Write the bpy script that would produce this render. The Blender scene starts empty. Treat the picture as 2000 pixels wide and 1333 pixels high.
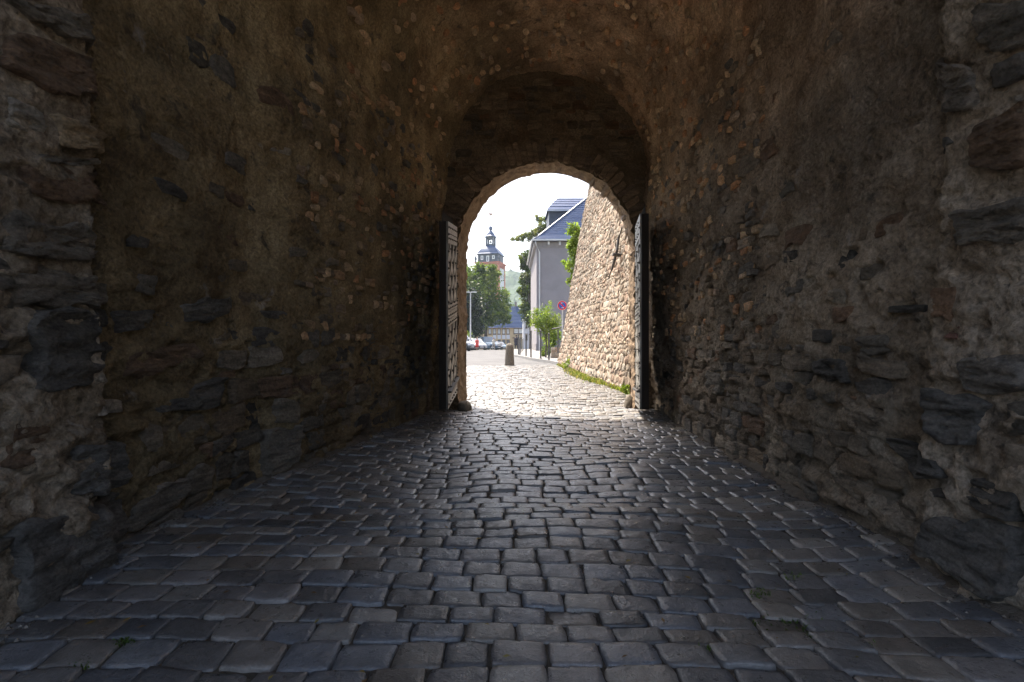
import bpy, math, random
import numpy as np
from mathutils import Vector, Matrix

random.seed(11)
RNG = np.random.default_rng(11)
R = math.radians
scene = bpy.context.scene
COL = scene.collection

# ------------------------------------------------------------------ camera
CAMZ, FPX = 1.15, 1000.0          # eye height in metres, focal length in pixels of a 2000 px wide frame
cam_d = bpy.data.cameras.new('camera')
cam = bpy.data.objects.new('camera', cam_d)
COL.objects.link(cam)
cam.location = (0, 0, CAMZ)
cam.rotation_euler = (R(90), 0, 0)
cam_d.sensor_width = 36
cam_d.lens = 18
cam_d.clip_start = 0.05
cam_d.clip_end = 5000
scene.camera = cam

# ------------------------------------------------------------------ sky, sun, exposure
SUN_DIR = Vector((-0.27, 0.455, 1.0)).normalized()     # towards the sun
world = bpy.data.worlds.new('World')
scene.world = world
world.use_nodes = True
wn = world.node_tree
bg = wn.nodes['Background']
sky = wn.nodes.new('ShaderNodeTexSky')
sky.sky_type = 'NISHITA'
sky.sun_disc = False
sky.sun_elevation = math.asin(SUN_DIR.z)
sky.sun_rotation = math.atan2(SUN_DIR.x, SUN_DIR.y)
sky.air_density = 1.0
sky.dust_density = 7.0
sky.ozone_density = 1.0
wn.links.new(sky.outputs[0], bg.inputs[0])
bg.inputs[1].default_value = 0.15
sun_d = bpy.data.lights.new('sun', 'SUN')
sun_d.energy = 3.1
sun_d.angle = R(0.5)
sun_d.color = (1.0, 0.92, 0.80)
sun = bpy.data.objects.new('sun', sun_d)
COL.objects.link(sun)
sun.rotation_euler = (-SUN_DIR).to_track_quat('-Z', 'Y').to_euler()
scene.view_settings.view_transform = 'Standard'
scene.view_settings.look = 'None'
scene.view_settings.exposure = 1.9
scene.view_settings.gamma = 1.0
scene.cycles.use_denoising = True
scene.cycles.max_bounces = 10
scene.cycles.diffuse_bounces = 7
scene.cycles.glossy_bounces = 3
scene.cycles.transparent_max_bounces = 6
scene.cycles.volume_bounces = 0
scene.cycles.sample_clamp_indirect = 6.0
scene.cycles.caustics_reflective = True
scene.cycles.caustics_refractive = False

# ------------------------------------------------------------------ numpy noise
def _hash(ix, iy, iz):
    h = (ix.astype(np.uint32) * np.uint32(374761393) + iy.astype(np.uint32) * np.uint32(668265263)
         + iz.astype(np.uint32) * np.uint32(2147483647 - 1640531526))
    h = (h ^ (h >> np.uint32(13))) * np.uint32(1274126177)
    h = h ^ (h >> np.uint32(16))
    return (h & np.uint32(0xffffff)).astype(np.float64) / float(0xffffff)

_CORN = np.array([[[i, j, k]] for i in (0, 1) for j in (0, 1) for k in (0, 1)])
def vnoise(P):
    P = np.asarray(P, float)
    I = np.floor(P).astype(np.int64)
    f = P - I
    f = f * f * f * (f * (f * 6 - 15) + 10)
    J = I[None] + _CORN                                   # the eight lattice corners at once
    h = _hash(J[..., 0], J[..., 1], J[..., 2])
    w = np.where(_CORN == 1, f[None], 1 - f[None])
    out = (w[..., 0] * w[..., 1] * w[..., 2] * h).sum(0)
    return out * 2 - 1

def fbm(P, octv=4, gain=0.5):
    P = np.asarray(P, float)
    a, s, o = 1.0, 0.0, 0
    for k in range(octv):
        o = o + a * vnoise(P * (2.03 ** k) + 17.3 * k)
        s += a
        a *= gain
    return o / s

# ------------------------------------------------------------------ object helpers
def chain_offset(p):
    o = Vector((0, 0, 0))
    while p is not None:
        o += p.location
        p = p.parent
    return np.array(o)

def tagit(o, label=None, cat=None, group=None, kind=None):
    if label: o['label'] = label
    if cat: o['category'] = cat
    if group: o['group'] = group
    if kind: o['kind'] = kind
    return o

def empty(name, loc, label=None, cat=None, group=None, rz=0.0):
    o = bpy.data.objects.new(name, None)
    o.location = loc
    o.rotation_euler = (0, 0, rz)
    o.empty_display_size = 0.2
    COL.objects.link(o)
    return tagit(o, label, cat, group)

def add(name, V, F, mat, parent=None, label=None, cat=None, group=None, kind=None, smooth=False, tint=None, local=False):
    V = np.asarray(V, float)
    if parent is not None and not local:
        V = V - chain_offset(parent)
    origin = None
    if parent is None and kind is None:
        origin = np.array([V[:, 0].mean(), V[:, 1].mean(), V[:, 2].min()])
        V = V - origin
    me = bpy.data.meshes.new(name)
    me.from_pydata(V.tolist(), [], F.tolist() if hasattr(F, 'tolist') else F)
    if tint is not None:
        at = me.color_attributes.new('tint', 'FLOAT_COLOR', 'POINT')
        T = np.ones((len(V), 4))
        T[:, :3] = tint
        at.data.foreach_set('color', T.ravel())
    if smooth:
        me.polygons.foreach_set('use_smooth', [True] * len(me.polygons))
    me.materials.append(mat)
    o = bpy.data.objects.new(name, me)
    COL.objects.link(o)
    if parent is not None:
        o.parent = parent
    if origin is not None:
        o.location = origin
    return tagit(o, label, cat, group, kind)

class MB:
    """collects geometry that becomes ONE mesh object"""
    def __init__(s):
        s.V, s.F, s.T, s.n = [], [], [], 0
    def geo(s, V, F, tint=(1, 1, 1)):
        V = np.asarray(V, float)
        if hasattr(F, 'tolist'): F = F.tolist()
        n = s.n
        s.V.append(V)
        s.F.extend([[i + n for i in f] for f in F])
        s.T.append(np.broadcast_to(np.asarray(tint, float), (len(V), 3)))
        s.n += len(V)
        return s
    def box(s, x0, x1, y0, y1, z0, z1, tint=(1, 1, 1)):
        V = [(x0, y0, z0), (x1, y0, z0), (x1, y1, z0), (x0, y1, z0), (x0, y0, z1), (x1, y0, z1), (x1, y1, z1), (x0, y1, z1)]
        return s.geo(V, BOXF, tint)
    def hexa(s, P8, tint=(1, 1, 1)):
        return s.geo(P8, BOXF, tint)
    def tube(s, pts, rad, n=8, cap=True, tint=(1, 1, 1)):
        pts = [Vector(p) for p in pts]
        if not hasattr(rad, '__len__'): rad = [rad] * len(pts)
        V, F = [], []
        for i, p in enumerate(pts):
            d = (pts[min(i + 1, len(pts) - 1)] - pts[max(i - 1, 0)]).normalized()
            a = d.orthogonal().normalized() if abs(d.z) < 0.95 else Vector((1, 0, 0))
            a = (a - d * a.dot(d)).normalized()
            b = d.cross(a)
            for k in range(n):
                t = 2 * math.pi * k / n
                V.append(tuple(p + (a * math.cos(t) + b * math.sin(t)) * rad[i]))
        for i in range(len(pts) - 1):
            for k in range(n):
                F.append([i * n + k, i * n + (k + 1) % n, (i + 1) * n + (k + 1) % n, (i + 1) * n + k])
        if cap:
            F.append(list(range(n))[::-1])
            F.append([(len(pts) - 1) * n + k for k in range(n)])
        return s.geo(V, F, tint)
    def lathe(s, prof, c=(0, 0, 0), n=16, rot=0.0, tint=(1, 1, 1)):
        V, F = [], []
        for (r, z) in prof:
            for k in range(n):
                t = 2 * math.pi * k / n + rot
                V.append((c[0] + r * math.cos(t), c[1] + r * math.sin(t), c[2] + z))
        for i in range(len(prof) - 1):
            for k in range(n):
                F.append([i * n + k, i * n + (k + 1) % n, (i + 1) * n + (k + 1) % n, (i + 1) * n + k])
        F.append(list(range(n))[::-1])
        F.append([(len(prof) - 1) * n + k for k in range(n)])
        return s.geo(V, F, tint)
    def build(s, name, mat, parent=None, **kw):
        return add(name, np.concatenate(s.V), s.F, mat, parent, tint=np.concatenate(s.T), **kw)

BOXF = [[0, 3, 2, 1], [4, 5, 6, 7], [0, 1, 5, 4], [1, 2, 6, 5], [2, 3, 7, 6], [3, 0, 4, 7]]

def gridF(nu, nv, flip=False):
    i, j = np.meshgrid(np.arange(nu - 1), np.arange(nv - 1), indexing='ij')
    a = (i * nv + j).ravel()
    F = np.stack([a, a + nv, a + nv + 1, a + 1], 1)
    return F[:, ::-1] if flip else F

def px_size(V):
    """rough size (px area) of points in the photograph's frame; 0 when out of frame"""
    D = V[:, 1]
    if D.min() < 0.3: return 0.0
    x = 1000 + V[:, 0] / D * FPX
    y = 666.5 - (V[:, 2] - CAMZ) / D * FPX
    x0, x1 = max(x.min(), 0), min(x.max(), 2000)
    y0, y1 = max(y.min(), 0), min(y.max(), 1333)
    if x1 <= x0 or y1 <= y0: return 0.0
    return (x1 - x0) * (y1 - y0)

def at(px, py, D):
    return ((px - 1000) / FPX * D, D, CAMZ - (py - 666.5) / FPX * D)

# ------------------------------------------------------------------ materials
def nd(nt, typ, **kw):
    n = nt.nodes.new(typ)
    for k, v in kw.items():
        if k.startswith('i_'):
            n.inputs[int(k[2:]) if k[2:].isdigit() else k[2:].replace('_', ' ')].default_value = v
        else:
            setattr(n, k, v)
    return n

def ramp(nt, src, stops):
    r = nt.nodes.new('ShaderNodeValToRGB')
    e = r.color_ramp.elements
    while len(e) < len(stops): e.new(0.5)
    for k, (p, c) in enumerate(stops):
        e[k].position = p
        e[k].color = (c, c, c, 1) if not hasattr(c, '__len__') else (*c, 1)
    nt.links.new(src, r.inputs[0])
    return r.outputs[0]

def mixc(nt, a, b, fac, mode='MULTIPLY'):
    m = nt.nodes.new('ShaderNodeMix')
    m.data_type = 'RGBA'
    m.blend_type = mode
    for sock, v in ((m.inputs[6], a), (m.inputs[7], b), (m.inputs[0], fac)):
        if hasattr(v, 'is_output') or hasattr(v, 'links'):
            nt.links.new(v, sock)
        else:
            sock.default_value = v if not hasattr(v, '__len__') else (*v, 1)
    return m.outputs[2]

def noise(nt, scale, detail=4, rough=0.55, stretch=None, dist=0.0, obj=False):
    g = nt.nodes.new('ShaderNodeTexCoord') if obj else nt.nodes.new('ShaderNodeNewGeometry')
    src = g.outputs['Object'] if obj else g.outputs['Position']
    n = nt.nodes.new('ShaderNodeTexNoise')
    n.inputs['Scale'].default_value = scale
    n.inputs['Detail'].default_value = detail
    n.inputs['Roughness'].default_value = rough
    n.inputs['Distortion'].default_value = dist
    if stretch:
        mp = nt.nodes.new('ShaderNodeMapping')
        mp.inputs['Scale'].default_value = stretch
        nt.links.new(src, mp.inputs[0])
        src = mp.outputs[0]
    nt.links.new(src, n.inputs['Vector'])
    return n.outputs[0]

def material(name, stops, scale=3, detail=5, rough=0.85, rvar=0.0, tint=False, bumps=(), fine=None, stain=None,
             stretch=None, spec=0.4, metal=0.0, obj=False, translucent=None):
    m = bpy.data.materials.new(name)
    m.use_nodes = True
    nt = m.node_tree
    b = nt.nodes['Principled BSDF']
    n1 = noise(nt, scale, detail, 0.6, stretch, obj=obj)
    c = ramp(nt, n1, stops)
    if tint:
        a = nt.nodes.new('ShaderNodeAttribute')
        a.attribute_name = 'tint'
        c = mixc(nt, c, a.outputs['Color'], 1.0)
    if fine:
        fs, lo, hi = fine
        f = ramp(nt, noise(nt, fs, 3, 0.7, obj=obj), [(0.3, lo), (0.7, hi)])
        c = mixc(nt, c, f, 1.0)
    if stain:
        for (ss, p0, p1, colr, amt) in stain:
            f = ramp(nt, noise(nt, ss, 5, 0.65, dist=0.6, obj=obj), [(p0, 0.0), (p1, amt)])
            c = mixc(nt, c, colr, f, 'MIX')
    nt.links.new(c, b.inputs['Base Color'])
    b.inputs['Metallic'].default_value = metal
    b.inputs['Specular IOR Level'].default_value = spec
    if rvar:
        rr = ramp(nt, noise(nt, scale * 2.3, 4, obj=obj), [(0.3, max(rough - rvar, 0.05)), (0.7, min(rough + rvar, 1.0))])
        nt.links.new(rr, b.inputs['Roughness'])
    else:
        b.inputs['Roughness'].default_value = rough
    prev = None
    for (bs, bd, dist, st) in bumps:
        bm = nt.nodes.new('ShaderNodeBump')
        bm.inputs['Strength'].default_value = 1.0
        bm.inputs['Distance'].default_value = dist
        nt.links.new(noise(nt, bs, bd, 0.65, st, obj=obj), bm.inputs['Height'])
        if prev: nt.links.new(prev, bm.inputs['Normal'])
        prev = bm.outputs[0]
    if prev: nt.links.new(prev, b.inputs['Normal'])
    if translucent:
        t = nt.nodes.new('ShaderNodeBsdfTranslucent')
        nt.links.new(mixc(nt, c, translucent, 1.0), t.inputs[0])
        ms = nt.nodes.new('ShaderNodeMixShader')
        ms.inputs[0].default_value = 0.45
        nt.links.new(b.outputs[0], ms.inputs[1])
        nt.links.new(t.outputs[0], ms.inputs[2])
        nt.links.new(ms.outputs[0], nt.nodes['Material Output'].inputs[0])
    return m

def plain(name, c, rough=0.6, metal=0.0, spec=0.4, var=0.12):
    return material(name, [(0.3, [x * (1 - var) for x in c]), (0.7, [min(1, x * (1 + var)) for x in c])], scale=4, rough=rough, metal=metal, spec=spec)

M = {}
def mortar(name, f, hue, sooty):
    st = [(0.25, (0.17, 0.125, 0.085)), (0.42, (0.31, 0.24, 0.17)), (0.6, (0.43, 0.355, 0.27)), (0.8, (0.55, 0.475, 0.385))]
    st = [(p, tuple(min(.7, x * f * h) for x, h in zip(c, hue))) for p, c in st]
    return material(name, st, scale=2.6, detail=9, rough=0.95, tint=True, fine=(38, 0.5, 1.2), spec=0.2,
        stain=[(0.55, 0.47, 0.68, (0.085, 0.068, 0.04), sooty), (5.5, 0.58, 0.7, (0.07, 0.06, 0.05), 0.8), (3.1, 0.64, 0.76, tuple(.46 * f * h for h in hue), 0.55), (16, 0.62, 0.7, (0.06, 0.05, 0.042), 0.6)],
        bumps=[(11, 8, 0.07, None), (55, 6, 0.02, None)])
M['mortar'] = mortar('rough_lime_mortar', 1.08, (1, 0.99, 0.99), 0.5)          # right wall and piers
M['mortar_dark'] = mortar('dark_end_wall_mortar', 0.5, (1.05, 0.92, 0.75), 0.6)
M['wall_stone'] = material('slate_rubble', [(0.25, (0.55, 0.52, 0.47)), (0.55, (1.3, 1.22, 1.1)), (0.8, (2.1, 2.0, 1.85))], scale=4, detail=8, rough=0.8, rvar=0.15,
    tint=True, fine=(45, 0.6, 1.2), stretch=(1, 1, 3.5), stain=[(4.0, 0.6, 0.75, (0.2, 0.18, 0.155), 0.6)],
    bumps=[(3.2, 10, 0.11, (1, 1, 6)), (40, 6, 0.02, (1, 1, 2))], spec=0.35)
M['sun_stone'] = material('warm_rubble_stone', [(0.25, (0.7, 0.7, 0.7)), (0.55, (1, 1, 1)), (0.8, (1.25, 1.22, 1.18))], scale=5, detail=6, rough=0.9,
    tint=True, fine=(30, 0.75, 1.15), bumps=[(12, 6, 0.03, None)], spec=0.2)
M['sun_mortar'] = material('pale_wall_mortar', [(0.3, (0.23, 0.18, 0.13)), (0.6, (0.32, 0.26, 0.195))], scale=4, rough=0.95, bumps=[(18, 6, 0.03, None)], spec=0.2)
M['cobble'] = material('worn_cobble_stone', [(0.25, (0.62, 0.62, 0.62)), (0.55, (1, 1, 1)), (0.8, (1.35, 1.33, 1.3))], scale=9, detail=7, rough=0.36, rvar=0.14,
    tint=True, fine=(90, 0.78, 1.12), stain=[(6, 0.62, 0.8, (0.15, 0.125, 0.1), 0.45)], bumps=[(22, 6, 0.008, None), (120, 4, 0.002, None)], spec=0.75)
M['joint'] = material('joint_soil', [(0.3, (0.05, 0.042, 0.034)), (0.7, (0.14, 0.12, 0.095))], scale=14, rough=0.95, bumps=[(60, 5, 0.015, None)], spec=0.1)
M['asphalt'] = material('worn_asphalt', [(0.3, (0.085, 0.085, 0.087)), (0.7, (0.12, 0.12, 0.12))], scale=0.7, detail=6, rough=0.9, spec=0.15, fine=(60, 0.8, 1.15), bumps=[(90, 3, 0.006, None)],
    stain=[(0.35, 0.58, 0.63, (0.06, 0.06, 0.06), 0.6)])
M['paving'] = material('pale_paving', [(0.3, (0.17, 0.162, 0.152)), (0.7, (0.22, 0.21, 0.2))], scale=1.5, rough=0.9, spec=0.15, fine=(40, 0.88, 1.1))
M['kerb'] = material('granite_kerb', [(0.3, (0.15, 0.145, 0.14)), (0.7, (0.21, 0.205, 0.195))], scale=20, rough=0.8)
M['terrain'] = material('dry_grass_ground', [(0.3, (0.06, 0.075, 0.03)), (0.7, (0.13, 0.12, 0.07))], scale=0.4, rough=0.95)
M['forest'] = material('wooded_hillside', [(0.3, (0.018, 0.035, 0.014)), (0.6, (0.045, 0.075, 0.028)), (0.8, (0.08, 0.11, 0.04))], scale=0.06, detail=8, rough=0.95)
M['timber'] = material('old_oak_timber', [(0.3, (0.012, 0.008, 0.006)), (0.7, (0.032, 0.022, 0.015))], scale=6, rough=0.8, stretch=(4, 4, 0.35), bumps=[(20, 5, 0.006, (4, 4, 0.3))])
M['iron_grey'] = material('weathered_grey_iron', [(0.3, (0.17, 0.158, 0.135)), (0.7, (0.27, 0.252, 0.22))], scale=9, rough=0.5, rvar=0.12, spec=0.5, stain=[(14, 0.62, 0.75, (0.12, 0.08, 0.05), 0.7)])
M['iron_dark'] = material('dark_iron', [(0.3, (0.02, 0.018, 0.016)), (0.7, (0.05, 0.042, 0.036))], scale=12, rough=0.55, spec=0.5)
M['post'] = plain('painted_steel_post', (0.06, 0.058, 0.058), 0.5)
M['granite'] = material('granite_bollard', [(0.3, (0.10, 0.085, 0.065)), (0.7, (0.19, 0.165, 0.13))], scale=18, rough=0.9, bumps=[(30, 5, 0.012, None)], stain=[(4, 0.6, 0.75, (0.1, 0.1, 0.045), 0.5)])
M['leaf'] = material('leaf', [(0.3, (0.8, 0.8, 0.8)), (0.7, (1.15, 1.15, 1.1))], scale=0.8, rough=0.5, tint=True, spec=0.35, translucent=(1.3, 1.45, 0.6))
M['bark'] = material('bark', [(0.3, (0.05, 0.04, 0.03)), (0.7, (0.12, 0.1, 0.08))], scale=8, rough=0.95, stretch=(3, 3, 0.6), bumps=[(15, 5, 0.02, (3, 3, 0.6))])
M['render_grey'] = material('grey_house_render', [(0.3, (0.205, 0.19, 0.20)), (0.7, (0.245, 0.23, 0.24))], scale=0.8, detail=7, rough=0.9, fine=(25, 0.93, 1.06), stain=[(0.5, 0.55, 0.75, (0.16, 0.15, 0.155), 0.5)])
M['white'] = plain('white_paint', (0.75, 0.75, 0.74), 0.6, var=0.04)
M['offwhite'] = plain('white_render', (0.55, 0.56, 0.6), 0.85, var=0.06)
M['yellow'] = material('yellow_house_render', [(0.3, (0.47, 0.36, 0.22)), (0.7, (0.56, 0.44, 0.28))], scale=0.5, rough=0.9)
M['slate'] = material('roof_slate', [(0.3, (0.022, 0.042, 0.1)), (0.7, (0.036, 0.066, 0.145))], scale=2.2, detail=6, rough=0.4, rvar=0.05, spec=0.08, stretch=(1, 1, 3))
M['slate_wall'] = material('slate_cladding', [(0.3, (0.045, 0.052, 0.07)), (0.7, (0.075, 0.085, 0.105))], scale=3, rough=0.55, fine=(9, 0.8, 1.15))
M['zinc'] = plain('zinc_gutter', (0.5, 0.5, 0.5), 0.45, 0.3)
M['red_stone'] = plain('red_sandstone', (0.42, 0.15, 0.10), 0.9)
M['glass'] = plain('window_glass', (0.12, 0.14, 0.16), 0.08, spec=0.9, var=0.2)
M['glass_pale'] = plain('curtained_window', (0.5, 0.52, 0.53), 0.15, spec=0.7)
M['wood_frame'] = plain('brown_window_frame', (0.11, 0.075, 0.05), 0.6)
M['tyre'] = plain('tyre_rubber', (0.02, 0.02, 0.02), 0.8)
M['chrome'] = plain('bright_metal', (0.55, 0.55, 0.56), 0.25, 0.8)
M['lamp_glass'] = plain('headlight_glass', (0.7, 0.72, 0.75), 0.1, spec=0.9)
M['gold'] = plain('gilded_metal', (0.35, 0.2, 0.1), 0.5, 0.3)
M['sign_red'] = plain('sign_red', (0.6, 0.02, 0.03), 0.4, var=0.03)
M['sign_blue'] = plain('sign_blue', (0.01, 0.12, 0.5), 0.4, var=0.03)
M['skin'] = plain('skin', (0.5, 0.32, 0.24), 0.6)
M['hair'] = plain('dark_hair', (0.03, 0.02, 0.015), 0.6)

def paint(name, c):
    return plain(name, c, 0.25, spec=0.6, var=0.03)

# ------------------------------------------------------------------ ground levels
def road_z(y):
    return np.interp(y, [-50, 9, 20, 55, 110, 170, 320, 3000], [0, 0, 0.15, 0.15, -0.7, -2.5, -9, -9])

def ground_z(x, y):
    x = np.asarray(x, float); y = np.asarray(y, float)
    z = road_z(y)
    inner = np.clip((12 - y) / 3, 0, 1)
    P = np.stack([x * 0.8, y * 0.8, 0 * x + 3.1], -1).reshape(-1, 3)
    n = fbm(P, 2).reshape(x.shape)
    z = z + inner * (0.035 * n
        + 0.05 * np.exp(-((y - 3.15) / 0.5) ** 2 - ((x - 0.35) / 0.9) ** 2)
        - 0.055 * np.exp(-((y - 5.0) / 1.3) ** 2 - ((x + 0.75) / 0.45) ** 2)
        + 0.03 * np.exp(-((y - 4.6) / 0.5) ** 2 - ((x - 1.0) / 0.6) ** 2)
        - 0.03 * np.exp(-((y - 3.9) / 0.35) ** 2 - ((x - 0.5) / 0.9) ** 2)
        + 0.03 * np.clip(np.abs(x - 0.1) - 1.2, 0, 1))
    z = z + np.clip((y - 12) / 3, 0, 1) * np.clip((24 - y) / 3, 0, 1) * 0.015 * n
    return z

def sheet(name, xs, ys, dz, mat, kind='structure', zf=ground_z, **kw):
    X, Y = np.meshgrid(xs, ys, indexing='ij')
    Z = zf(X, Y) + dz
    return add(name, np.stack([X, Y, Z], -1).reshape(-1, 3), gridF(len(xs), len(ys)), mat, kind=kind, smooth=True, **kw)

# terrain to the horizon, below every other sheet
tx = np.concatenate([np.linspace(-1500, -60, 30), np.linspace(-50, 50, 41), np.linspace(60, 1500, 30)])
ty = np.concatenate([np.linspace(-400, -20, 12), np.linspace(-16, 180, 80), np.linspace(200, 2500, 40)])
sheet('ground', tx, ty, -0.12, M['terrain'], zf=lambda x, y: road_z(y))

# wooded hill beyond the town
hx = np.linspace(-700, 700, 330); hy = np.linspace(380, 900, 90)
HX, HY = np.meshgrid(hx, hy, indexing='ij')
HP = np.stack([HX / 160, HY / 160, 0 * HX], -1).reshape(-1, 3)
ridge = np.clip((HY - 380) / 340, 0, 1)
HZ = -9 + (95 + 18 * fbm(HP, 2).reshape(HX.shape) - 0.02 * HX) * ridge ** 1.2
bump = np.abs(fbm(np.stack([HX / 9, HY / 9, 0 * HX], -1).reshape(-1, 3), 3)).reshape(HX.shape)
HZ = HZ + bump * 11 * np.clip(ridge * 4, 0, 1)
add('hill', np.stack([HX, HY, HZ], -1).reshape(-1, 3), gridF(len(hx), len(hy)), M['forest'], kind='structure')

# asphalt road, from the end of the cobbles down the street
KERB = [(2.3, 20.2), (1.9, 21.2), (1.5, 23.8), (1.05, 26.0), (0.59, 29.4), (0.17, 32.5), (0.02, 37), (0.0, 46), (0.35, 60), (0.7, 80), (1.0, 112)]
ky = np.array([k[1] for k in KERB]); kx = np.array([k[0] for k in KERB])
ay = np.concatenate([np.linspace(20.6, 56, 70), np.linspace(57, 125, 40)])
V = []; nA = 15
for y in ay:
    xr = np.interp(y, ky, kx) + 0.02
    xl = -22.0
    for t in np.linspace(0, 1, nA): V.append((xl + (xr - xl) * t, y, float(road_z(y))))
add('road', V, gridF(len(ay), nA, True), M['asphalt'], kind='structure', smooth=True)

# pavement with kerb stones
py_ = np.concatenate([np.linspace(20.3, 40, 50), np.linspace(41, 112, 40)])
V = []
for y in py_:
    x0 = np.interp(y, ky, kx) + 0.12
    for t in np.linspace(0, 1, 8): V.append((x0 + (13 - x0) * t, y, float(road_z(y)) + 0.125))
pavement = add('pavement', V, gridF(len(py_), 8, True), M['paving'], kind='structure')
seg = []
dl = 0.0
for i in range(len(KERB) - 1):
    a, b = Vector((*KERB[i], 0)), Vector((*KERB[i + 1], 0))
    L = (b - a).length; d = (b - a).normalized(); nrm = Vector((d.y, -d.x, 0))
    k = max(1, round(L / 1.0))
    for j in range(k):
        p = a + d * (L * j / k + 0.008); q = a + d * (L * (j + 1) / k - 0.008)
        if p.y > 62: continue
        zp, zq = float(road_z(p.y)), float(road_z(q.y))
        p2, q2 = p + nrm * 0.14, q + nrm * 0.14
        MB().hexa([(p.x, p.y, zp - 0.1), (q.x, q.y, zq - 0.1), (q2.x, q2.y, zq - 0.1), (p2.x, p2.y, zp - 0.1),
                   (p.x + .01, p.y, zp + 0.132), (q.x + .01, q.y, zq + 0.132), (q2.x, q2.y, zq + 0.132), (p2.x, p2.y, zp + 0.132)]).build('kerb_stone', M['kerb'], pavement)

# unseen pale ground added behind the gatehouse to bounce warm light into it
M['bounce_pale'] = material('pale_bounce_ground', [(0.3, (0.30, 0.26, 0.21)), (0.7, (0.42, 0.37, 0.30))], scale=1.2, detail=8, rough=0.95, fine=(50, 0.7, 1.15), bumps=[(70, 4, 0.02, None)])
sheet('bounce_ground', np.linspace(-24, 24, 20), np.linspace(-42, -2.4, 20), -0.03, M['bounce_pale'], zf=lambda x, y: 0 * x)

# ------------------------------------------------------------------ the gateway passage
YK  = [-1.0, 2.58, 2.70, 3.3, 4.13, 4.5, 5.2, 6.3, 7.8, 8.62]
XLB = [-2.08, -2.06, -2.20, -2.17, -2.06, -1.90, -1.77, -1.64, -1.42, -1.32]
XLT = [-2.24, -2.22, -2.36, -2.32, -2.16, -1.98, -1.78, -1.50, -1.22, -1.10]
XRB = [2.03, 2.07, 2.15, 2.13, 2.14, 2.17, 2.21, 2.25, 2.34, 2.36]
XRT = [2.20, 2.20, 2.32, 2.30, 2.28, 2.27, 2.27, 2.25, 2.23, 2.22]
ZS = 4.02

def ip(y, tab): return np.interp(y, YK, tab)

def bulge(P):
    return 0.06 * fbm(P * np.array([0.9, 0.9, 0.9]), 2)

def relief(P):
    z = P[:, 2]
    low = 0.55 + 0.75 * np.clip((1.7 - z) / 1.2, 0, 1)
    return (0.05 * fbm(P * np.array([3.0, 3.0, 6.5]), 3) + 0.035 * (fbm(P * np.array([8.0, 8.0, 17.0]), 3))) * low + 0.014 * fbm(P * np.array([26, 26, 40]), 2) \
        - 0.035 * np.clip((vnoise(P * np.array([9, 9, 15]) + 40) - 0.3) / 0.4, 0, 1) * (0.4 + 0.6 * low)

def wall_base(side, y, z):
    """undisplaced wall surface and inward normal; side -1 left, +1 right"""
    t = np.clip(z / ZS, -0.1, 1)
    if side < 0: x = ip(y, XLB) * (1 - t) + ip(y, XLT) * t
    else:        x = ip(y, XRB) * (1 - t) + ip(y, XRT) * t
    P = np.stack([x, y, z], -1)
    N = np.zeros_like(P); N[:, 0] = -side
    return P, N

def arc_base(y, th):
    """vault; th from 0 (left spring) to pi (right spring)"""
    xl, xr = ip(y, XLT), ip(y, XRT)
    c, r = (xl + xr) / 2, (xr - xl) / 2
    P = np.stack([c - r * np.cos(th), y, ZS + r * np.sin(th)], -1)
    N = np.stack([np.cos(th), 0 * y, -np.sin(th)], -1)
    return P, N

GATE = empty('gatehouse', (0.5, 9.3, 0), 'dark vaulted stone gatehouse passage framing the bright street', 'gatehouse')

def tint_with_light(P):
    """algae, soot and painted shade on one side; bounce and skylight painted elsewhere"""
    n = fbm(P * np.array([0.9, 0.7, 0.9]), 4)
    m = np.clip((0.35 - P[:, 0] + 0.9 * n) / 1.6, 0, 1) * np.clip((P[:, 1] - 2.55) / 0.2, 0, 1)  # olive algae and soot film, deepened to paint this side's shade
    g = np.clip((P[:, 2] - 2.6 + 0.8 * n) / 2.0, 0, 1) * np.clip((P[:, 1] - 2.55) / 0.2, 0, 1)  # warm bounced light painted into the colour, growing up the vault
    near = np.clip((2.75 - P[:, 1]) / 0.2, 0, 1)[:, None]                 # skylight painted onto the piers as a paler grey
    rt = (np.clip((P[:, 0] - 0.9) / 0.8, 0, 1) * np.clip((6.0 - P[:, 1] + n) / 2.0, 0, 1) * np.clip((2.9 - P[:, 2] + n) / 1.2, 0, 1))[:, None]  # greyer right wall, lightened to paint the light it catches
    c = np.array([1.0, 1.0, 1.0]) + g[:, None] * np.array([0.55, 0.30, 0.08])
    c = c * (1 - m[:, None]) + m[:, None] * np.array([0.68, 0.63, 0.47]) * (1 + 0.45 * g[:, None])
    pt = np.clip(fbm(P * np.array([1.7, 1.3, 1.7]) + 5.5, 4) * 4, -1, 1)[:, None]       # patches of lost and mended plaster
    c = c * (1 + 0.24 * pt)
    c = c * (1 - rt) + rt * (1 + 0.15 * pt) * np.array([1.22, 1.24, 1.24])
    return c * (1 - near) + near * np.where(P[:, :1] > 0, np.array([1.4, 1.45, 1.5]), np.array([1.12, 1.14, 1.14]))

def wall_mesh(name, side, ys, zs):
    Y, Z = np.meshgrid(ys, zs, indexing='ij')
    P, N = wall_base(side, Y.ravel(), Z.ravel())
    P = P + N * (bulge(P) + relief(P))[:, None]
    return add(name, P, gridF(len(ys), len(zs), side < 0), M['mortar'], GATE, smooth=True, tint=tint_with_light(P))

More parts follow.
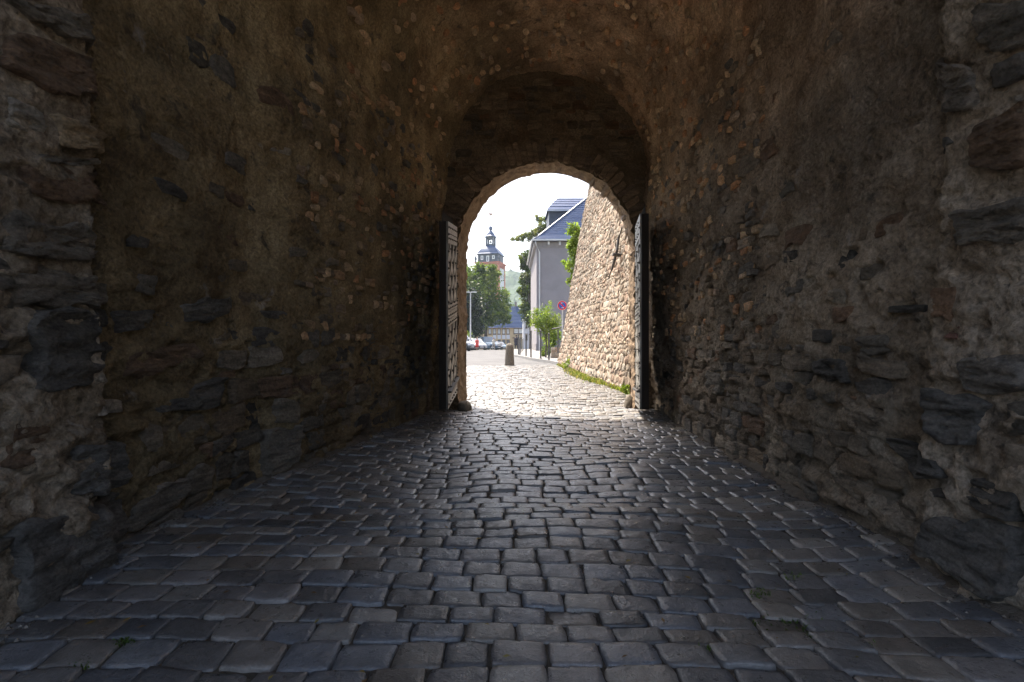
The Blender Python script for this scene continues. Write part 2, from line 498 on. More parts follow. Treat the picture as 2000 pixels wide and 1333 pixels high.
zz = np.concatenate([np.linspace(-0.15, 3.3, 215), np.linspace(3.33, ZS, 20)])
pier_y = np.concatenate([np.linspace(-1.0, 1.6, 50), np.linspace(1.62, 2.70, 100)])
main_y = np.linspace(2.70, 8.62, 360)
PIER, WALL = {}, {}
for sd in (-1, 1):
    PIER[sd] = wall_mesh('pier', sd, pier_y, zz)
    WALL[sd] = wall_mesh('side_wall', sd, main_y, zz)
def vault_mesh(name, ys, n):
    th = np.linspace(0, math.pi, n)
    Y, T = np.meshgrid(ys, th, indexing='ij')
    P, N = arc_base(Y.ravel(), T.ravel())
    P = P + N * (bulge(P) + relief(P))[:, None]
    return add(name, P, gridF(len(ys), n, True), M['mortar'], GATE, smooth=True, tint=tint_with_light(P))
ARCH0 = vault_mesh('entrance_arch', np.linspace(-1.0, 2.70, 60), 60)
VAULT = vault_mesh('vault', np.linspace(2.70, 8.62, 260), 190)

# --- end wall with the arched opening
OI = dict(c=0.575, r=1.495, zs=2.65, y=8.60)       # inner edge of the opening
OO = dict(c=0.655, r=1.485, zs=2.72, y=9.32)       # outer edge
def opening(o, s):
    """s in 0..3: left jamb up, arch, right jamb down"""
    s = np.asarray(s, float)
    th = np.clip(s - 1, 0, 1) * math.pi
    x = o['c'] - o['r'] * np.cos(th)
    z = np.where(s < 1, s * o['zs'], np.where(s > 2, (3 - s) * o['zs'], o['zs'] + o['r'] * np.sin(th)))
    return x, z
def passage(s, y):
    s = np.asarray(s, float)
    th = np.clip(s - 1, 0, 1) * math.pi
    xl, xr = ip(y, XLT), ip(y, XRT)
    c, r = (xl + xr) / 2, (xr - xl) / 2
    x = c - r * np.cos(th)
    z = np.where(s < 1, s * ZS, np.where(s > 2, (3 - s) * ZS, ZS + r * np.sin(th)))
    xb = np.where(s < 1, ip(y, XLB) + (xl - ip(y, XLB)) * s, np.where(s > 2, ip(y, XRB) + (xr - ip(y, XRB)) * (3 - s), x))
    return np.where((s < 1) | (s > 2), xb, x), z
SS = np.concatenate([np.linspace(-0.03, 1, 130)[:-1], np.linspace(1, 2, 240)[:-1], np.linspace(2, 3.03, 130)])
def jag(x, z, y):
    P = np.stack([x, y, z], -1)
    return 0.045 * fbm(P * np.array([4, 2.5, 4]), 3) + 0.03 * fbm(P * np.array([13, 5, 13]), 2)
nr = 46
V = []
for k, t in enumerate(np.linspace(0, 1, nr)):
    xi, zi = opening(OI, SS); xo, zo = passage(SS, 8.62)
    xo = xo + np.sign(xo - 0.56) * 0.12; zo = zo + np.where((SS > 1) & (SS < 2), 0.12, 0)
    x = xi + (xo - xi) * t; z = zi + (zo - zi) * t
    y = np.full_like(x, OI['y'])
    P = np.stack([x, y, z], -1)
    d = 0.03 * fbm(P * np.array([2.5, 1, 9]), 3) + 0.02 * fbm(P * np.array([7, 1, 22]), 3)
    j = jag(x, z, y) * (1 - t) ** 2
    nx, nz = (0.575 - x), np.where((SS > 1) & (SS < 2), 2.65 - z, 0)
    l = np.hypot(nx, nz) + 1e-6
    V.append(np.stack([x + nx / l * j, y - d, z + nz / l * j], -1))
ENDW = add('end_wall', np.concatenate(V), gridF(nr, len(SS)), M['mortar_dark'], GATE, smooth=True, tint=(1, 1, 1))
nr = 34
V = []
for k, t in enumerate(np.linspace(0, 1, nr)):
    xi, zi = opening(OI, SS); xo, zo = opening(OO, SS)
    x = xi + (xo - xi) * t; z = zi + (zo - zi) * t
    y = np.full_like(x, OI['y'] + (OO['y'] - OI['y']) * t)
    j = jag(x, z, y)
    P = np.stack([x, y, z], -1)
    yy = y - (0.03 * fbm(P * np.array([2.5, 1, 9]), 3) + 0.02 * fbm(P * np.array([7, 1, 22]), 3)) * (1 - t)
    nx, nz = (0.575 - x), np.where((SS > 1) & (SS < 2), 2.65 - z, 0)
    l = np.hypot(nx, nz) + 1e-6
    V.append(np.stack([x + nx / l * j, yy, z + nz / l * j], -1))
M['reveal'] = material('rough_arch_stone', [(0.25, (0.11, 0.075, 0.048)), (0.5, (0.24, 0.17, 0.11)), (0.75, (0.36, 0.27, 0.185))], scale=7, detail=7, rough=0.95,
    fine=(40, 0.6, 1.15), bumps=[(16, 6, 0.04, None)], spec=0.2)
REVEAL = add('arch_reveal', np.concatenate(V), gridF(nr, len(SS), True), M['reveal'], GATE, smooth=True)

# outer faces, flanks and roof of the gatehouse (a solid building round the passage)
def facade(name, y, sx, sz, flip):
    n = len(sx)
    X0, X1, ZT = -7.0, 9.5, 7.4
    ox = np.where(sz < 0.5, np.where(sx < 0.5, X0, X1), X0 + (X1 - X0) * (sx - sx.min()) / (sx.max() - sx.min()))
    f = np.linspace(0, 1, n)
    ox = np.where(f < 0.3, X0, np.where(f > 0.7, X1, X0 + (X1 - X0) * (f - 0.3) / 0.4))
    oz = np.where(f < 0.3, -0.15 + (ZT + 0.15) * f / 0.3, np.where(f > 0.7, -0.15 + (ZT + 0.15) * (1 - f) / 0.3, ZT))
    V = np.concatenate([np.stack([sx, np.full(n, y), sz], -1), np.stack([ox, np.full(n, y), oz], -1)])
    return add(name, V, gridF(2, n, flip), M['sun_mortar'], GATE)
sf = np.linspace(-0.05, 3.05, 200)
x, z = opening(OO, sf); facade('facade', OO['y'], x - 0.0, z, True)
x, z = passage(sf, -1.0); facade('facade', -1.0, x, z, False)
MB().box(-7.2, 9.7, -1.2, 9.5, 7.4, 7.8).build('roof_slab', M['slate'], GATE)
for x in (-7.0, 9.5): MB().box(x - 0.1, x + 0.1, -0.98, 9.3, -0.15, 7.39).build('flank_wall', M['sun_mortar'], GATE)

# --- single stones set in mortar
def stone_geo(poly, fmap, proud, n=18, rough=0.006, seed=0, layers=4.0, depth=0.06, rings=(1.0, 0.985, 0.95, 0.78, 0.5, 0.22), terrace=False):
    poly = np.asarray(poly, float)
    nx = np.roll(poly, -1, 0)                            # knock the corners off a little
    poly = np.stack([poly * 0.9 + nx * 0.1, poly * 0.1 + nx * 0.9], 1).reshape(-1, 2)
    seg = np.linalg.norm(np.roll(poly, -1, 0) - poly, axis=1)
    cum = np.concatenate([[0], np.cumsum(seg)])
    pp = np.concatenate([poly, poly[:1]])
    t = np.linspace(0, cum[-1], n, endpoint=False)
    B = np.stack([np.interp(t, cum, pp[:, 0]), np.interp(t, cum, pp[:, 1])], -1)
    c = B.mean(0)
    size = np.sqrt(((B - c) ** 2).sum(1).mean())
    q = np.concatenate([B * 9, np.full((n, 1), seed * 1.37)], 1)
    B = B + np.stack([vnoise(q), vnoise(q + 31.7)], -1) * size * 0.17
    hs = [-depth, proud - 0.012, proud - 0.003] + [proud] * (len(rings) - 3)
    tl = (RNG.random(2) - 0.5) * 0.16
    UV, H = [], []
    for s, h in zip(rings, hs):
        uv = c + (B - c) * s
        hh = np.full(n, h)
        if h > -depth:
            q = np.concatenate([uv * np.array([5.0, 5.0 * layers]), np.full((n, 1), seed * 0.71)], 1)
            f_ = fbm(q, 3)
            if terrace: f_ = 0.4 * f_ + 0.9 * np.round(f_ * 3.2) / 3.2
            hh = hh + rough * f_ + (uv - c) @ tl
        UV.append(uv); H.append(hh)
    UV.append(c[None]); H.append(np.array([proud]))
    UV = np.concatenate(UV); H = np.concatenate(H)
    V = fmap(UV[:, 0], UV[:, 1], H)
    F = []
    for r in range(len(rings) - 1):
        for k in range(n):
            F.append([r * n + k, r * n + (k + 1) % n, (r + 1) * n + (k + 1) % n, (r + 1) * n + k])
    b = (len(rings) - 1) * n
    for k in range(n): F.append([b + k, b + (k + 1) % n, len(rings) * n])
    return V, F

def side_map(sd):
    def f(y, z, h):
        P, N = wall_base(sd, y, z)
        return P + N * (bulge(P) + h)[:, None]
    return f
def vault_map(y, a, h):
    th = a / 1.9
    P, N = arc_base(y, np.clip(th, 0.0, math.pi))
    return P + N * (bulge(P) + h)[:, None]
def end_map(x, z, h):
    return np.stack([x, OI['y'] - h, z], -1)

def px_on_wall(sd, px, py):
    D = np.linspace(1.3, 8.6, 4000)
    z = CAMZ - (py - 666.5) / FPX * D
    P, _ = wall_base(sd, D, z)
    k = np.argmin(np.abs(P[:, 0] - (px - 1000) / FPX * D))
    return D[k], z[k]

SLATES = [(0.10, 0.095, 0.09), (0.14, 0.13, 0.115), (0.18, 0.155, 0.125), (0.21, 0.165, 0.12), (0.16, 0.15, 0.14), (0.24, 0.205, 0.165), (0.19, 0.125, 0.085), (0.27, 0.24, 0.2)]
OCHRES = [(0.56, 0.37, 0.22), (0.48, 0.35, 0.22), (0.6, 0.46, 0.31), (0.52, 0.29, 0.16), (0.42, 0.33, 0.25)]
stones = []       # (V, F, tint, parent)
taken = {-1: [], 1: []}

def put_px(sd, pts, tint, proud=0.03, n=64, rough=0.032):
    proud = proud * 0.65
    poly = np.array([px_on_wall(sd, *p) for p in pts])
    taken[sd].append((poly.min(0), poly.max(0)))
    V, F = stone_geo(poly, side_map(sd), proud, n=n, rough=rough, seed=len(stones), depth=0.08, layers=4.5, terrace=True,
                     rings=(1.0, 0.985, 0.96, 0.89, 0.8, 0.7, 0.6, 0.5, 0.4, 0.3, 0.2, 0.1))
    stones.append((V, F, tint, PIER[sd] if poly[:, 0].mean() < 2.68 else WALL[sd]))

DK, BL, RU, OC, PL, GR = (0.115, 0.112, 0.108), (0.165, 0.165, 0.165), (0.185, 0.128, 0.09), (0.31, 0.245, 0.165), (0.38, 0.36, 0.33), (0.19, 0.175, 0.155)
for pts, t, pr in [
    ([(40, 612), (205, 605), (214, 748), (50, 785)], DK, .04), ([(18, 318), (165, 330), (190, 398), (58, 388)], RU, .025),
    ([(85, 225), (186, 250), (190, 302), (98, 282)], OC, .05), ([(2, 1035), (130, 990), (230, 955), (236, 1085), (105, 1150), (2, 1195)], BL, .05),
    ([(128, 868), (226, 866), (232, 950), (132, 982)], BL, .04), ([(2, 62), (170, 132), (186, 212), (62, 172), (2, 132)], RU, .05),
    ([(4, 4), (80, 4), (172, 52), (172, 98), (60, 52)], GR, .05), ([(2, 800), (108, 800), (120, 872), (2, 925)], RU, .02),
    ([(150, 785), (225, 783), (226, 808), (160, 810)], PL, .04), ([(2, 420), (150, 440), (190, 500), (2, 500)], GR, .035),
    ([(2, 520), (195, 545), (200, 595), (2, 600)], GR, .02), ([(60, 300), (180, 312), (184, 322), (70, 314)], GR, .03),
    ([(2, 190), (70, 215), (74, 262), (2, 250)], PL, .03),
    ([(224, 700), (378, 664), (402, 700), (228, 748)], RU, .02), ([(296, 800), (395, 742), (440, 745), (410, 798), (300, 815)], DK, .045),
    ([(346, 592), (455, 578), (452, 612), (350, 640)], DK, .03), ([(214, 612), (290, 600), (286, 636), (216, 656)], DK, .03),
    ([(514, 852), (586, 828), (582, 898), (513, 935)], GR, .07), ([(238, 1060), (340, 985), (348, 1030), (252, 1085)], GR, .05),
    ([(240, 990), (300, 950), (350, 930), (345, 980), (245, 1040)], GR, .04)]:
    put_px(-1, pts, t, pr)
for pts, t, pr in [
    ([(1838, 630), (1866, 634), (1862, 668), (1840, 662)], (0.25, 0.14, 0.115), .005), ([(1735, 852), (1830, 900), (1852, 938), (1800, 926)], DK, .06),
    ([(1812, 760), (1925, 780), (1905, 872), (1822, 862)], BL, .05), ([(1802, 1085), (1998, 1185), (1998, 1040), (1812, 1000)], BL, .06),
    ([(1830, 112), (1902, 132), (1892, 216), (1828, 222)], (0.24, 0.22, 0.2), .05), ([(1900, 20), (1998, 0), (1998, 90), (1920, 110)], GR, .05),
    ([(1880, 250), (1998, 190), (1998, 330), (1890, 340)], RU, .05), ([(1850, 420), (1998, 380), (1998, 470), (1860, 480)], GR, .04),
    ([(1870, 700), (1998, 690), (1998, 760), (1880, 770)], (0.22, 0.21, 0.2), .03), ([(1900, 930), (1998, 960), (1998, 1030), (1890, 985)], DK, .05),
    ([(1742, 612), (1812, 612), (1815, 596), (1742, 600)], DK, .03), ([(1600, 705), (1660, 700), (1670, 745), (1610, 740)], DK, .03),
    ([(1385, 722), (1408, 730), (1406, 770), (1384, 765)], (0.25, 0.235, 0.21), .04), ([(1560, 940), (1600, 935), (1605, 990), (1570, 985)], GR, .05),
    ([(1690, 660), (1740, 655), (1745, 690), (1700, 695)], GR, .03)]:
    put_px(1, pts, t, pr)

def fill_wall(sd, y0, y1, z0, z1, hrow, wcol, prob, proud, n, palette, parent):
    z = z0
    while z < z1:
        h = random.uniform(*hrow)
        y = y0 + random.uniform(-0.2, 0.1)
        while y < y1:
            w = random.uniform(*wcol) * (0.7 + h * 2)
            cy, cz = y + w / 2, z + h / 2
            if random.random() < prob(cy, cz) and y > y0 - 0.05 and y + w < y1 + 0.02:
                hit = any(a[0] - w * .4 < cy < b[0] + w * .4 and a[1] - h * .4 < cz < b[1] + h * .4 for a, b in taken[sd])
                if not hit:
                    j = lambda s: random.uniform(-s, s)
                    sl = j(0.10) * w
                    g = 0.012
                    poly = [(y + g + j(.12) * w, z + g + j(.15) * h), (cy + j(.15) * w, z + g + j(.1) * h), (y + w - g + j(.12) * w, z + g + sl + j(.15) * h),
                            (y + w - g + j(.08) * w, cz + sl), (y + w - g + j(.14) * w, z + h - g + sl + j(.15) * h), (cy + j(.15) * w, z + h - g + j(.1) * h), (y + g + j(.14) * w, z + h - g + j(.15) * h)]
                    pr = random.uniform(*proud)
                    t = np.array(random.choice(palette(cy, cz))) * random.uniform(0.8, 1.25) * (0.75 if sd < 0 and y0 > 2.7 else 1.3 if sd > 0 and y0 < 2 else 1.1)  # stones carry the same painted side shade and pier skylight
                    V, F = stone_geo(poly, side_map(sd), pr, n=n, rough=0.016, seed=len(stones), terrace=y0 < 2.0, layers=4.5 if y0 < 3 else 3.0)
                    stones.append((V, F, t, parent))
            y += w
        z += h
pal_s = lambda y, z: SLATES
for sd in (-1, 1):
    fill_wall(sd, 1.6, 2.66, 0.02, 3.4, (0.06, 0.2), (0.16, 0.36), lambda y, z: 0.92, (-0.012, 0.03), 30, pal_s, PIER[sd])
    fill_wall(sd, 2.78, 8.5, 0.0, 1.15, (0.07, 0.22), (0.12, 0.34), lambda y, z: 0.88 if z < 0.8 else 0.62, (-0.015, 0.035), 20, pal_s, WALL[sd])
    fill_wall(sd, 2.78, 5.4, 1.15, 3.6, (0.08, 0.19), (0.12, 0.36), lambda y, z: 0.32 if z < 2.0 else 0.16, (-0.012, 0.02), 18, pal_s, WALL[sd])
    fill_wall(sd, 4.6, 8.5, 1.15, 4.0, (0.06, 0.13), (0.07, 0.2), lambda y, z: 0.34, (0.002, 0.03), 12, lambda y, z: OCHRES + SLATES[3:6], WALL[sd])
# stones showing through the vault plaster
for k in range(430):
    y = random.uniform(4.2, 8.4); a = random.uniform(0.05, 1.0) ** 1.0 * math.pi * 1.9
    w, h = random.uniform(0.03, 0.085), random.uniform(0.025, 0.07)
    poly = [(y + w * math.cos(t) * random.uniform(.7, 1.2), a + h * math.sin(t) * random.uniform(.7, 1.2)) for t in np.linspace(0, 2 * math.pi, 7)[:-1]]
    t = np.array(random.choice(OCHRES)) * random.uniform(0.7, 1.2)
    V, F = stone_geo(poly, vault_map, random.uniform(0.012, 0.04), n=12, rough=0.01, seed=len(stones))
    stones.append((V, F, t, VAULT))
# thin coursed slates of the end wall, and the stones of the arch
z = 0.05
while z < 5.5:
    h = random.uniform(0.06, 0.17)
    x = -1.3 + random.uniform(0, .2)
    while x < 2.4:
        w = random.uniform(0.14, 0.42)
        cx, cz = x + w / 2, z + h / 2
        rr = math.hypot(cx - 0.575, max(cz - 2.65, 0))
        ro = math.hypot(cx - 0.56, max(cz - ZS, 0))
        if rr > 1.495 + (0.36 if cz > 2.6 else 0.05) + w * .4 * (abs(cx - .575) / max(rr, .1)) and ro < 1.62 + w * .1 and random.random() < 0.6:
            j = lambda s: random.uniform(-s, s)
            poly = [(x + .008, z + j(.02)), (cx, z + j(.02)), (x + w - .008, z + j(.02)), (x + w - .008 + j(.02), z + h - .01 + j(.02)), (cx, z + h - .008 + j(.015)), (x + .008 + j(.02), z + h - .01)]
            V, F = stone_geo(poly, end_map, random.uniform(-0.01, 0.03), n=14, rough=0.02, seed=len(stones))
            stones.append((V, F, np.array(random.choice(SLATES[1:])) * np.array([.6, .52, .42]) * random.uniform(.8, 1.3), ENDW))
        x += w
    z += h
th = 0.02
while th < math.pi - 0.02:
    dth = random.uniform(0.045, 0.085)
    r0, r1 = 1.495 + random.uniform(0.01, 0.05), 1.495 + random.uniform(0.26, 0.4)
    def pol(r, t): return (0.575 - r * math.cos(t), 2.65 + r * math.sin(t))
    if r1 * math.sin(th) + 2.65 < 5.4:
        poly = [pol(r0, th + .004), pol((r0 + r1) / 2, th + .004), pol(r1, th + .006), pol(r1 + random.uniform(-.03, .03), th + dth - .006), pol((r0 + r1) / 2, th + dth - .004), pol(r0 + random.uniform(-.02, .02), th + dth - .004)]
        V, F = stone_geo(poly, end_map, random.uniform(0.015, 0.05), n=18, rough=0.012, seed=len(stones), depth=random.uniform(0.3, 0.6))
        stones.append((V, F, np.array(random.choice([(0.2, .15, .105), (.26, .19, .13), (.16, .12, .09)])) * random.uniform(.8, 1.2), ENDW))
    th += dth

def place_pieces(pieces, name, rest, mat, limit=300):
    """the pieces that show largest become parts of their own, the others one mesh per parent"""
    sizes = [px_size(p[0]) for p in pieces]
    order = sorted(range(len(pieces)), key=lambda i: -sizes[i])
    left = {}
    for r, i in enumerate(order):
        V, F, t, par = pieces[i]
        if r < limit and sizes[i] > 0:
            add(name, V, F, mat, par, smooth=True, tint=t)
        else:
            left.setdefault(par.name, (par, MB()))[1].geo(V, F, t)
    for par, mb in left.values():
        mb.build(rest, mat, par, kind='stuff', smooth=True)
place_pieces(stones, 'stone', 'small_stones', M['wall_stone'], 300)

# ------------------------------------------------------------------ cobbles
bed_y = np.linspace(-6, 21.0, 200)
V = []
for y in bed_y:
    xl, xr = (-6.0, 6.0)
    if -1.1 < y < 9.3: xl, xr = -2.5, 2.6
    for t in np.linspace(0, 1, 60):
        xx = xl + (xr - xl) * t
        V.append((xx, y, 0))
V = np.array(V); V[:, 2] = ground_z(V[:, 0], V[:, 1]) - 0.014 - 0.012 * (V[:, 1] > 9.3) + 0.005 * fbm(V * 6, 2)
COB = add('cobbled_road', V, gridF(len(bed_y), 60, True), M['joint'], kind='structure', smooth=True)

CT = [(0.125, 0.122, 0.12), (0.15, 0.145, 0.14), (0.175, 0.16, 0.145), (0.105, 0.104, 0.105), (0.195, 0.175, 0.15), (0.165, 0.155, 0.15), (0.22, 0.205, 0.185), (0.15, 0.13, 0.11), (0.13, 0.135, 0.145), (0.155, 0.16, 0.168), (0.12, 0.125, 0.135)]
def wall_foot(y):
    """x of the retaining wall's foot outside the gate"""
    return np.interp(y, [9.3, 21.4], [2.50, 1.87])

def cobble(c4, nu, nv, seed):
    """c4: four ground corners (x,y)"""
    u, v = [np.concatenate([[-1, -0.95], np.linspace(-0.72, 0.72, q - 4), [0.95, 1]]) for q in (nu, nv)]
    U, W = np.meshgrid(u, v, indexing='ij')
    U, W = U.ravel(), W.ravel()
    k = 1 - RNG.uniform(0.03, 0.1) * (U ** 4) * (W ** 4)
    u1, w1 = (U * k + 1) / 2, (W * k + 1) / 2
    c4 = np.array(c4)
    XY = (c4[0] * ((1 - u1) * (1 - w1))[:, None] + c4[1] * (u1 * (1 - w1))[:, None] + c4[2] * (u1 * w1)[:, None] + c4[3] * ((1 - u1) * w1)[:, None])
    q = np.stack([XY[:, 0] * 22, XY[:, 1] * 22, np.full(len(U), seed * .37)], -1)
    edge = np.maximum(np.abs(U), np.abs(W))
    XY = XY + np.stack([vnoise(q), vnoise(q + 9.1)], -1) * 0.006 * edge[:, None]
    cen = c4.mean(0)
    tl = RNG.normal(0, 0.015, 2)
    dome = 0.0035 * (1 - U ** 2) * (1 - W ** 2) - 0.006 * (edge > 0.97) - 0.0012 * (edge > 0.9)
    z = ground_z(XY[:, 0], XY[:, 1]) + dome + (XY - cen) @ tl + RNG.normal(0, 0.0045) + 0.004 * vnoise(q * 0.8)
    top = np.column_stack([XY, z])
    idx = np.arange(nu * nv).reshape(nu, nv)
    ring = np.concatenate([idx[:, 0], idx[-1, 1:], idx[-2::-1, -1], idx[0, -2:0:-1]])
    sk = top[ring].copy()
    sk[:, :2] = cen + (sk[:, :2] - cen) * 1.03
    sk[:, 2] -= 0.05
    F = gridF(nu, nv).tolist()
    n0 = nu * nv; m = len(ring)
    for i in range(m):
        F.append([ring[i], n0 + i, n0 + (i + 1) % m, ring[(i + 1) % m]])
    F = [[int(a) for a in f] for f in F]
    return np.concatenate([top, sk]), F

cobs = []
y = -2.6; row = 0
while y < 20.9:
    p = random.uniform(0.125, 0.155) * (1.06 if y < 4 else 1.0)
    if y < -1.1 or y > 9.35: lo, hi = -3.4, (3.2 if y < 0 else float(wall_foot(y)) - 0.02)
    elif y > 8.5: lo, hi = -1.0, 2.2
    else: lo, hi = float(ip(y, XLB)) - 0.02, float(ip(y, XRB)) + 0.02
    bow = lambda xx, r: 0.10 * math.sin(xx * 0.9 + 0.25 * r * 0.14 + 1.0) + 0.035 * float(vnoise(np.array([[xx * 1.4, r * 0.11, 0.5]]))[0])
    x = lo + random.uniform(-0.1, 0.05)
    while x < hi:
        w = random.uniform(0.168, 0.222)
        if random.random() < 0.08: w *= 1.25
        g = random.uniform(0.0015, 0.0045)
        j = lambda s=0.0045: random.uniform(-s, s)
        b0, b1 = bow(x, row), bow(x + w, row)
        c4 = [(x + g + j(), y + b0 + g + j()), (x + w - g + j(), y + b1 + g + j()), (x + w - g + j(), y + p + b1 - g + j()), (x + g + j(), y + p + b0 - g + j())]
        cx, cy = x + w / 2, y + b0 + p / 2
        if lo - 0.12 < cx < hi + 0.1:
            near = cy < 4.6
            V, F = cobble(c4, 9 if near else 6, 8 if near else 6, len(cobs))
            t = np.array(random.choice(CT)) * random.uniform(0.7, 1.35)
            if cy > 9: t = t * 0.48 + np.array([0.03, 0.026, 0.02])  # same cobbles, colour cut outdoors to offset the sun's brightness
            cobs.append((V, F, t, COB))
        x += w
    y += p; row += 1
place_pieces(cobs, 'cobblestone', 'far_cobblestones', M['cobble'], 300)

# ------------------------------------------------------------------ gate leaves
def gate_leaf(label, hinge, free, face, zb, zt):
    """face: +1 when the ironwork side looks towards +x"""
    h, f = Vector((*hinge, 0)), Vector((*free, 0))
    d = (f - h); L = d.length; d.normalize()
    nrm = Vector((-d.y, d.x, 0))
    if nrm.x * face < 0: nrm = -nrm
    def P(u, v, w):
        """u along the leaf 0..L, v height 0..1, w out of the ironwork face"""
        a, b = zb[0] + (zb[1] - zb[0]) * u / L, zt[0] + (zt[1] - zt[0]) * u / L
        q = h + d * u + nrm * w
        return (q.x, q.y, a + (b - a) * v)
    def slab(mb, u0, u1, v0, v1, w0, w1):
        c = [P(u0, v0, w0), P(u1, v0, w0), P(u1, v0, w1), P(u0, v0, w1), P(u0, v1, w0), P(u1, v1, w0), P(u1, v1, w1), P(u0, v1, w1)]
        return mb.hexa(c)
    root = empty('gate_leaf', (f.x, f.y, 0), label, 'gate', 'open iron-bound gate leaves')
    for k in range(6):
        slab(MB(), L * k / 6 + .004, L * (k + 1) / 6 - .004, 0, 1, -0.11, -0.012).build('plank', M['timber'], root)
    H = (zt[0] + zt[1] - zb[0] - zb[1]) / 2
    mid = 0.49
    rails = [(0.94, 1.0), (0.885, 0.935), (mid + .028, mid + .062), (mid - .012, mid + .024), (mid - .05, mid - .016), (0.055, 0.085), (0.0, 0.05)]
    for v0, v1 in rails: slab(MB(), 0.0, L, v0, v1, -0.010, 0.016).build('rail', M['iron_grey'], root)
    for u0, u1 in ((0.0, 0.055), (L - 0.055, L)): slab(MB(), u0, u1, 0.0, 1, -0.011, 0.013).build('stile', M['iron_grey'], root)
    slab(MB(), 0.02, L - 0.02, 0.087, 0.097, -0.01, 0.06).build('ledge', M['iron_dark'], root)
    riv = MB()
    def rivet(u, v):
        a = Vector(P(u, v, 0.012))
        V = [tuple(a + nrm * 0.028)] + [tuple(a + (d * math.cos(t) + Vector((0, 0, 1)) * math.sin(t)) * 0.022) for t in np.linspace(0, 2 * math.pi, 7)[:-1]]
        riv.geo(V, [[0, 1 + k, 1 + (k + 1) % 6] for k in range(6)])
    for v0, v1 in ((0.10, mid - .055), (mid + .066, 0.88)):
        step = 0.50; slope = 0.80          # metres along, rise per metre
        hv = (v1 - v0) * H
        u0, u1 = 0.055, L - 0.055
        for sgn in (1, -1):
            k = -8
            while k < 14:
                c = k * step * slope
                pts = []
                def vv(u): return c + sgn * slope * (u - u0) * 1.0
                us = [u0, u1]
                for edge in (0.0, hv):
                    us.append(u0 + (edge - c) / (sgn * slope))
                us = sorted(u for u in us if u0 - 1e-6 <= u <= u1 + 1e-6 and -1e-6 <= vv(u) <= hv + 1e-6)
                if len(us) >= 2 and us[-1] - us[0] > 0.12:
                    ua, ub = us[0], us[-1]
                    hw = 0.09
                    w0, w1 = (-0.009, 0.004) if sgn > 0 else (0.0045, 0.012)
                    va, vb = v0 + vv(ua) / H, v0 + vv(ub) / H
                    e = hw / H
                    c8 = [P(ua, va - e, w0), P(ub, vb - e, w0), P(ub, vb - e, w1), P(ua, va - e, w1), P(ua, va + e, w0), P(ub, vb + e, w0), P(ub, vb + e, w1), P(ua, va + e, w1)]
                    MB().hexa(c8).build('lattice_bar', M['iron_grey'], root)
                k += 1
        r = 0
        vq = 0.0
        while vq < hv:
            for i in range(8):
                u = u0 + step * (i + (0.5 if r % 2 else 0)) / 1.0
                if u < u1: rivet(u, v0 + vq / H)
            vq += step * slope / 2; r += 1
    for v in (0.97, 0.91, mid + .045, mid + .006, mid - .033, 0.025):
        for u in np.arange(0.15, L - .05, 0.24): rivet(u, v)
    for v in np.arange(0.12, 0.95, 0.09): rivet(0.027, v); rivet(L - 0.027, v)
    riv.build('rivets', M['iron_dark'], root, kind='stuff')
    for u in np.arange(0.06, L, 0.11):
        a = Vector(P(u, 0.995, -0.06))
        MB().tube([a, a + Vector((0, 0, 0.07)), a + Vector((0, 0, 0.17))], [0.013, 0.011, 0.001], 6).build('spike', M['iron_dark'], root)
    return root
gate_leaf('open gate leaf with pale iron lattice against the left passage wall', (-0.92, 8.46), (-0.895, 7.05), 1, (0.30, 0.205), (3.03, 2.80))
gate_leaf('open gate leaf seen nearly edge-on against the right passage wall', (2.05, 8.46), (1.852, 7.35), -1, (0.1, 0.165), (3.03, 2.98))

# guard stones at the feet of the opening
def rock(name, c, s, label, cat, group=None, seed=0, mat=None):
    n, m = 14, 9
    V, F = [], []
    th = np.linspace(0, 2 * math.pi, n, endpoint=False); ph = np.linspace(-0.5, math.pi / 2, m)
    for p in ph:
        for t in th: V.append((math.cos(t) * math.cos(p), math.sin(t) * math.cos(p), math.sin(p)))
    V = np.array(V)
    V = V * (1 + 0.22 * fbm(V * 1.6 + seed, 3)[:, None]) * np.array(s) + np.array(c)
    F = gridF(m, n).tolist() + [[i * n + n - 1, (i + 1) * n + n - 1, (i + 1) * n, i * n] for i in range(m - 1)]
    return add(name, V, F, mat or M['granite'], label=label, cat=cat, group=group, smooth=True)
rock('guard_stone', (-0.80, 8.6, 0.02), (0.12, 0.16, 0.13), 'small rounded guard stone at foot of left jamb under the gate leaf', 'stone', 'guard stones', 3)
rock('guard_stone', (2.04, 8.9, 0.02), (0.09, 0.12, 0.2), 'small rounded guard stone at foot of right jamb', 'stone', 'guard stones', 8)

# ------------------------------------------------------------------ battered retaining wall outside the gate
A0, B0 = np.array([2.52, 9.36]), np.array([1.87, 21.4])
dirw = (B0 - A0); LW = np.hypot(*dirw); dirw = dirw / LW
nrw = np.array([dirw[1], -dirw[0]])                       # points right, into the bank
BAT = 1.35 / 7.6
TOPZ = 7.72
def rw(s, z, h):
    """surface of the wall: s along from the gate, z height, h out of the face"""
    x = A0[0] + dirw[0] * s + nrw[0] * (BAT * z - h)
    y = A0[1] + dirw[1] * s + nrw[1] * (BAT * z - h)
    return np.stack([x, y, z + h * 0.17], -1)
WALLO = empty('retaining_wall', (*((A0 + B0) / 2), 0), 'tall sunlit battered rubble stone wall outside the gate', 'wall')
def wl(s, z):
    n = 0.04 * fbm(np.stack([s * .8, z * .8, 0 * s], -1), 2)
    return n
ss = np.linspace(0, LW, 150); zs_ = np.linspace(-0.1, TOPZ, 100)
S, Z = np.meshgrid(ss, zs_, indexing='ij'); S, Z = S.ravel(), Z.ravel()
V = rw(S, Z, wl(S, Z) + 0.012 * fbm(np.stack([S * 6, Z * 6, 0 * S], -1), 2))
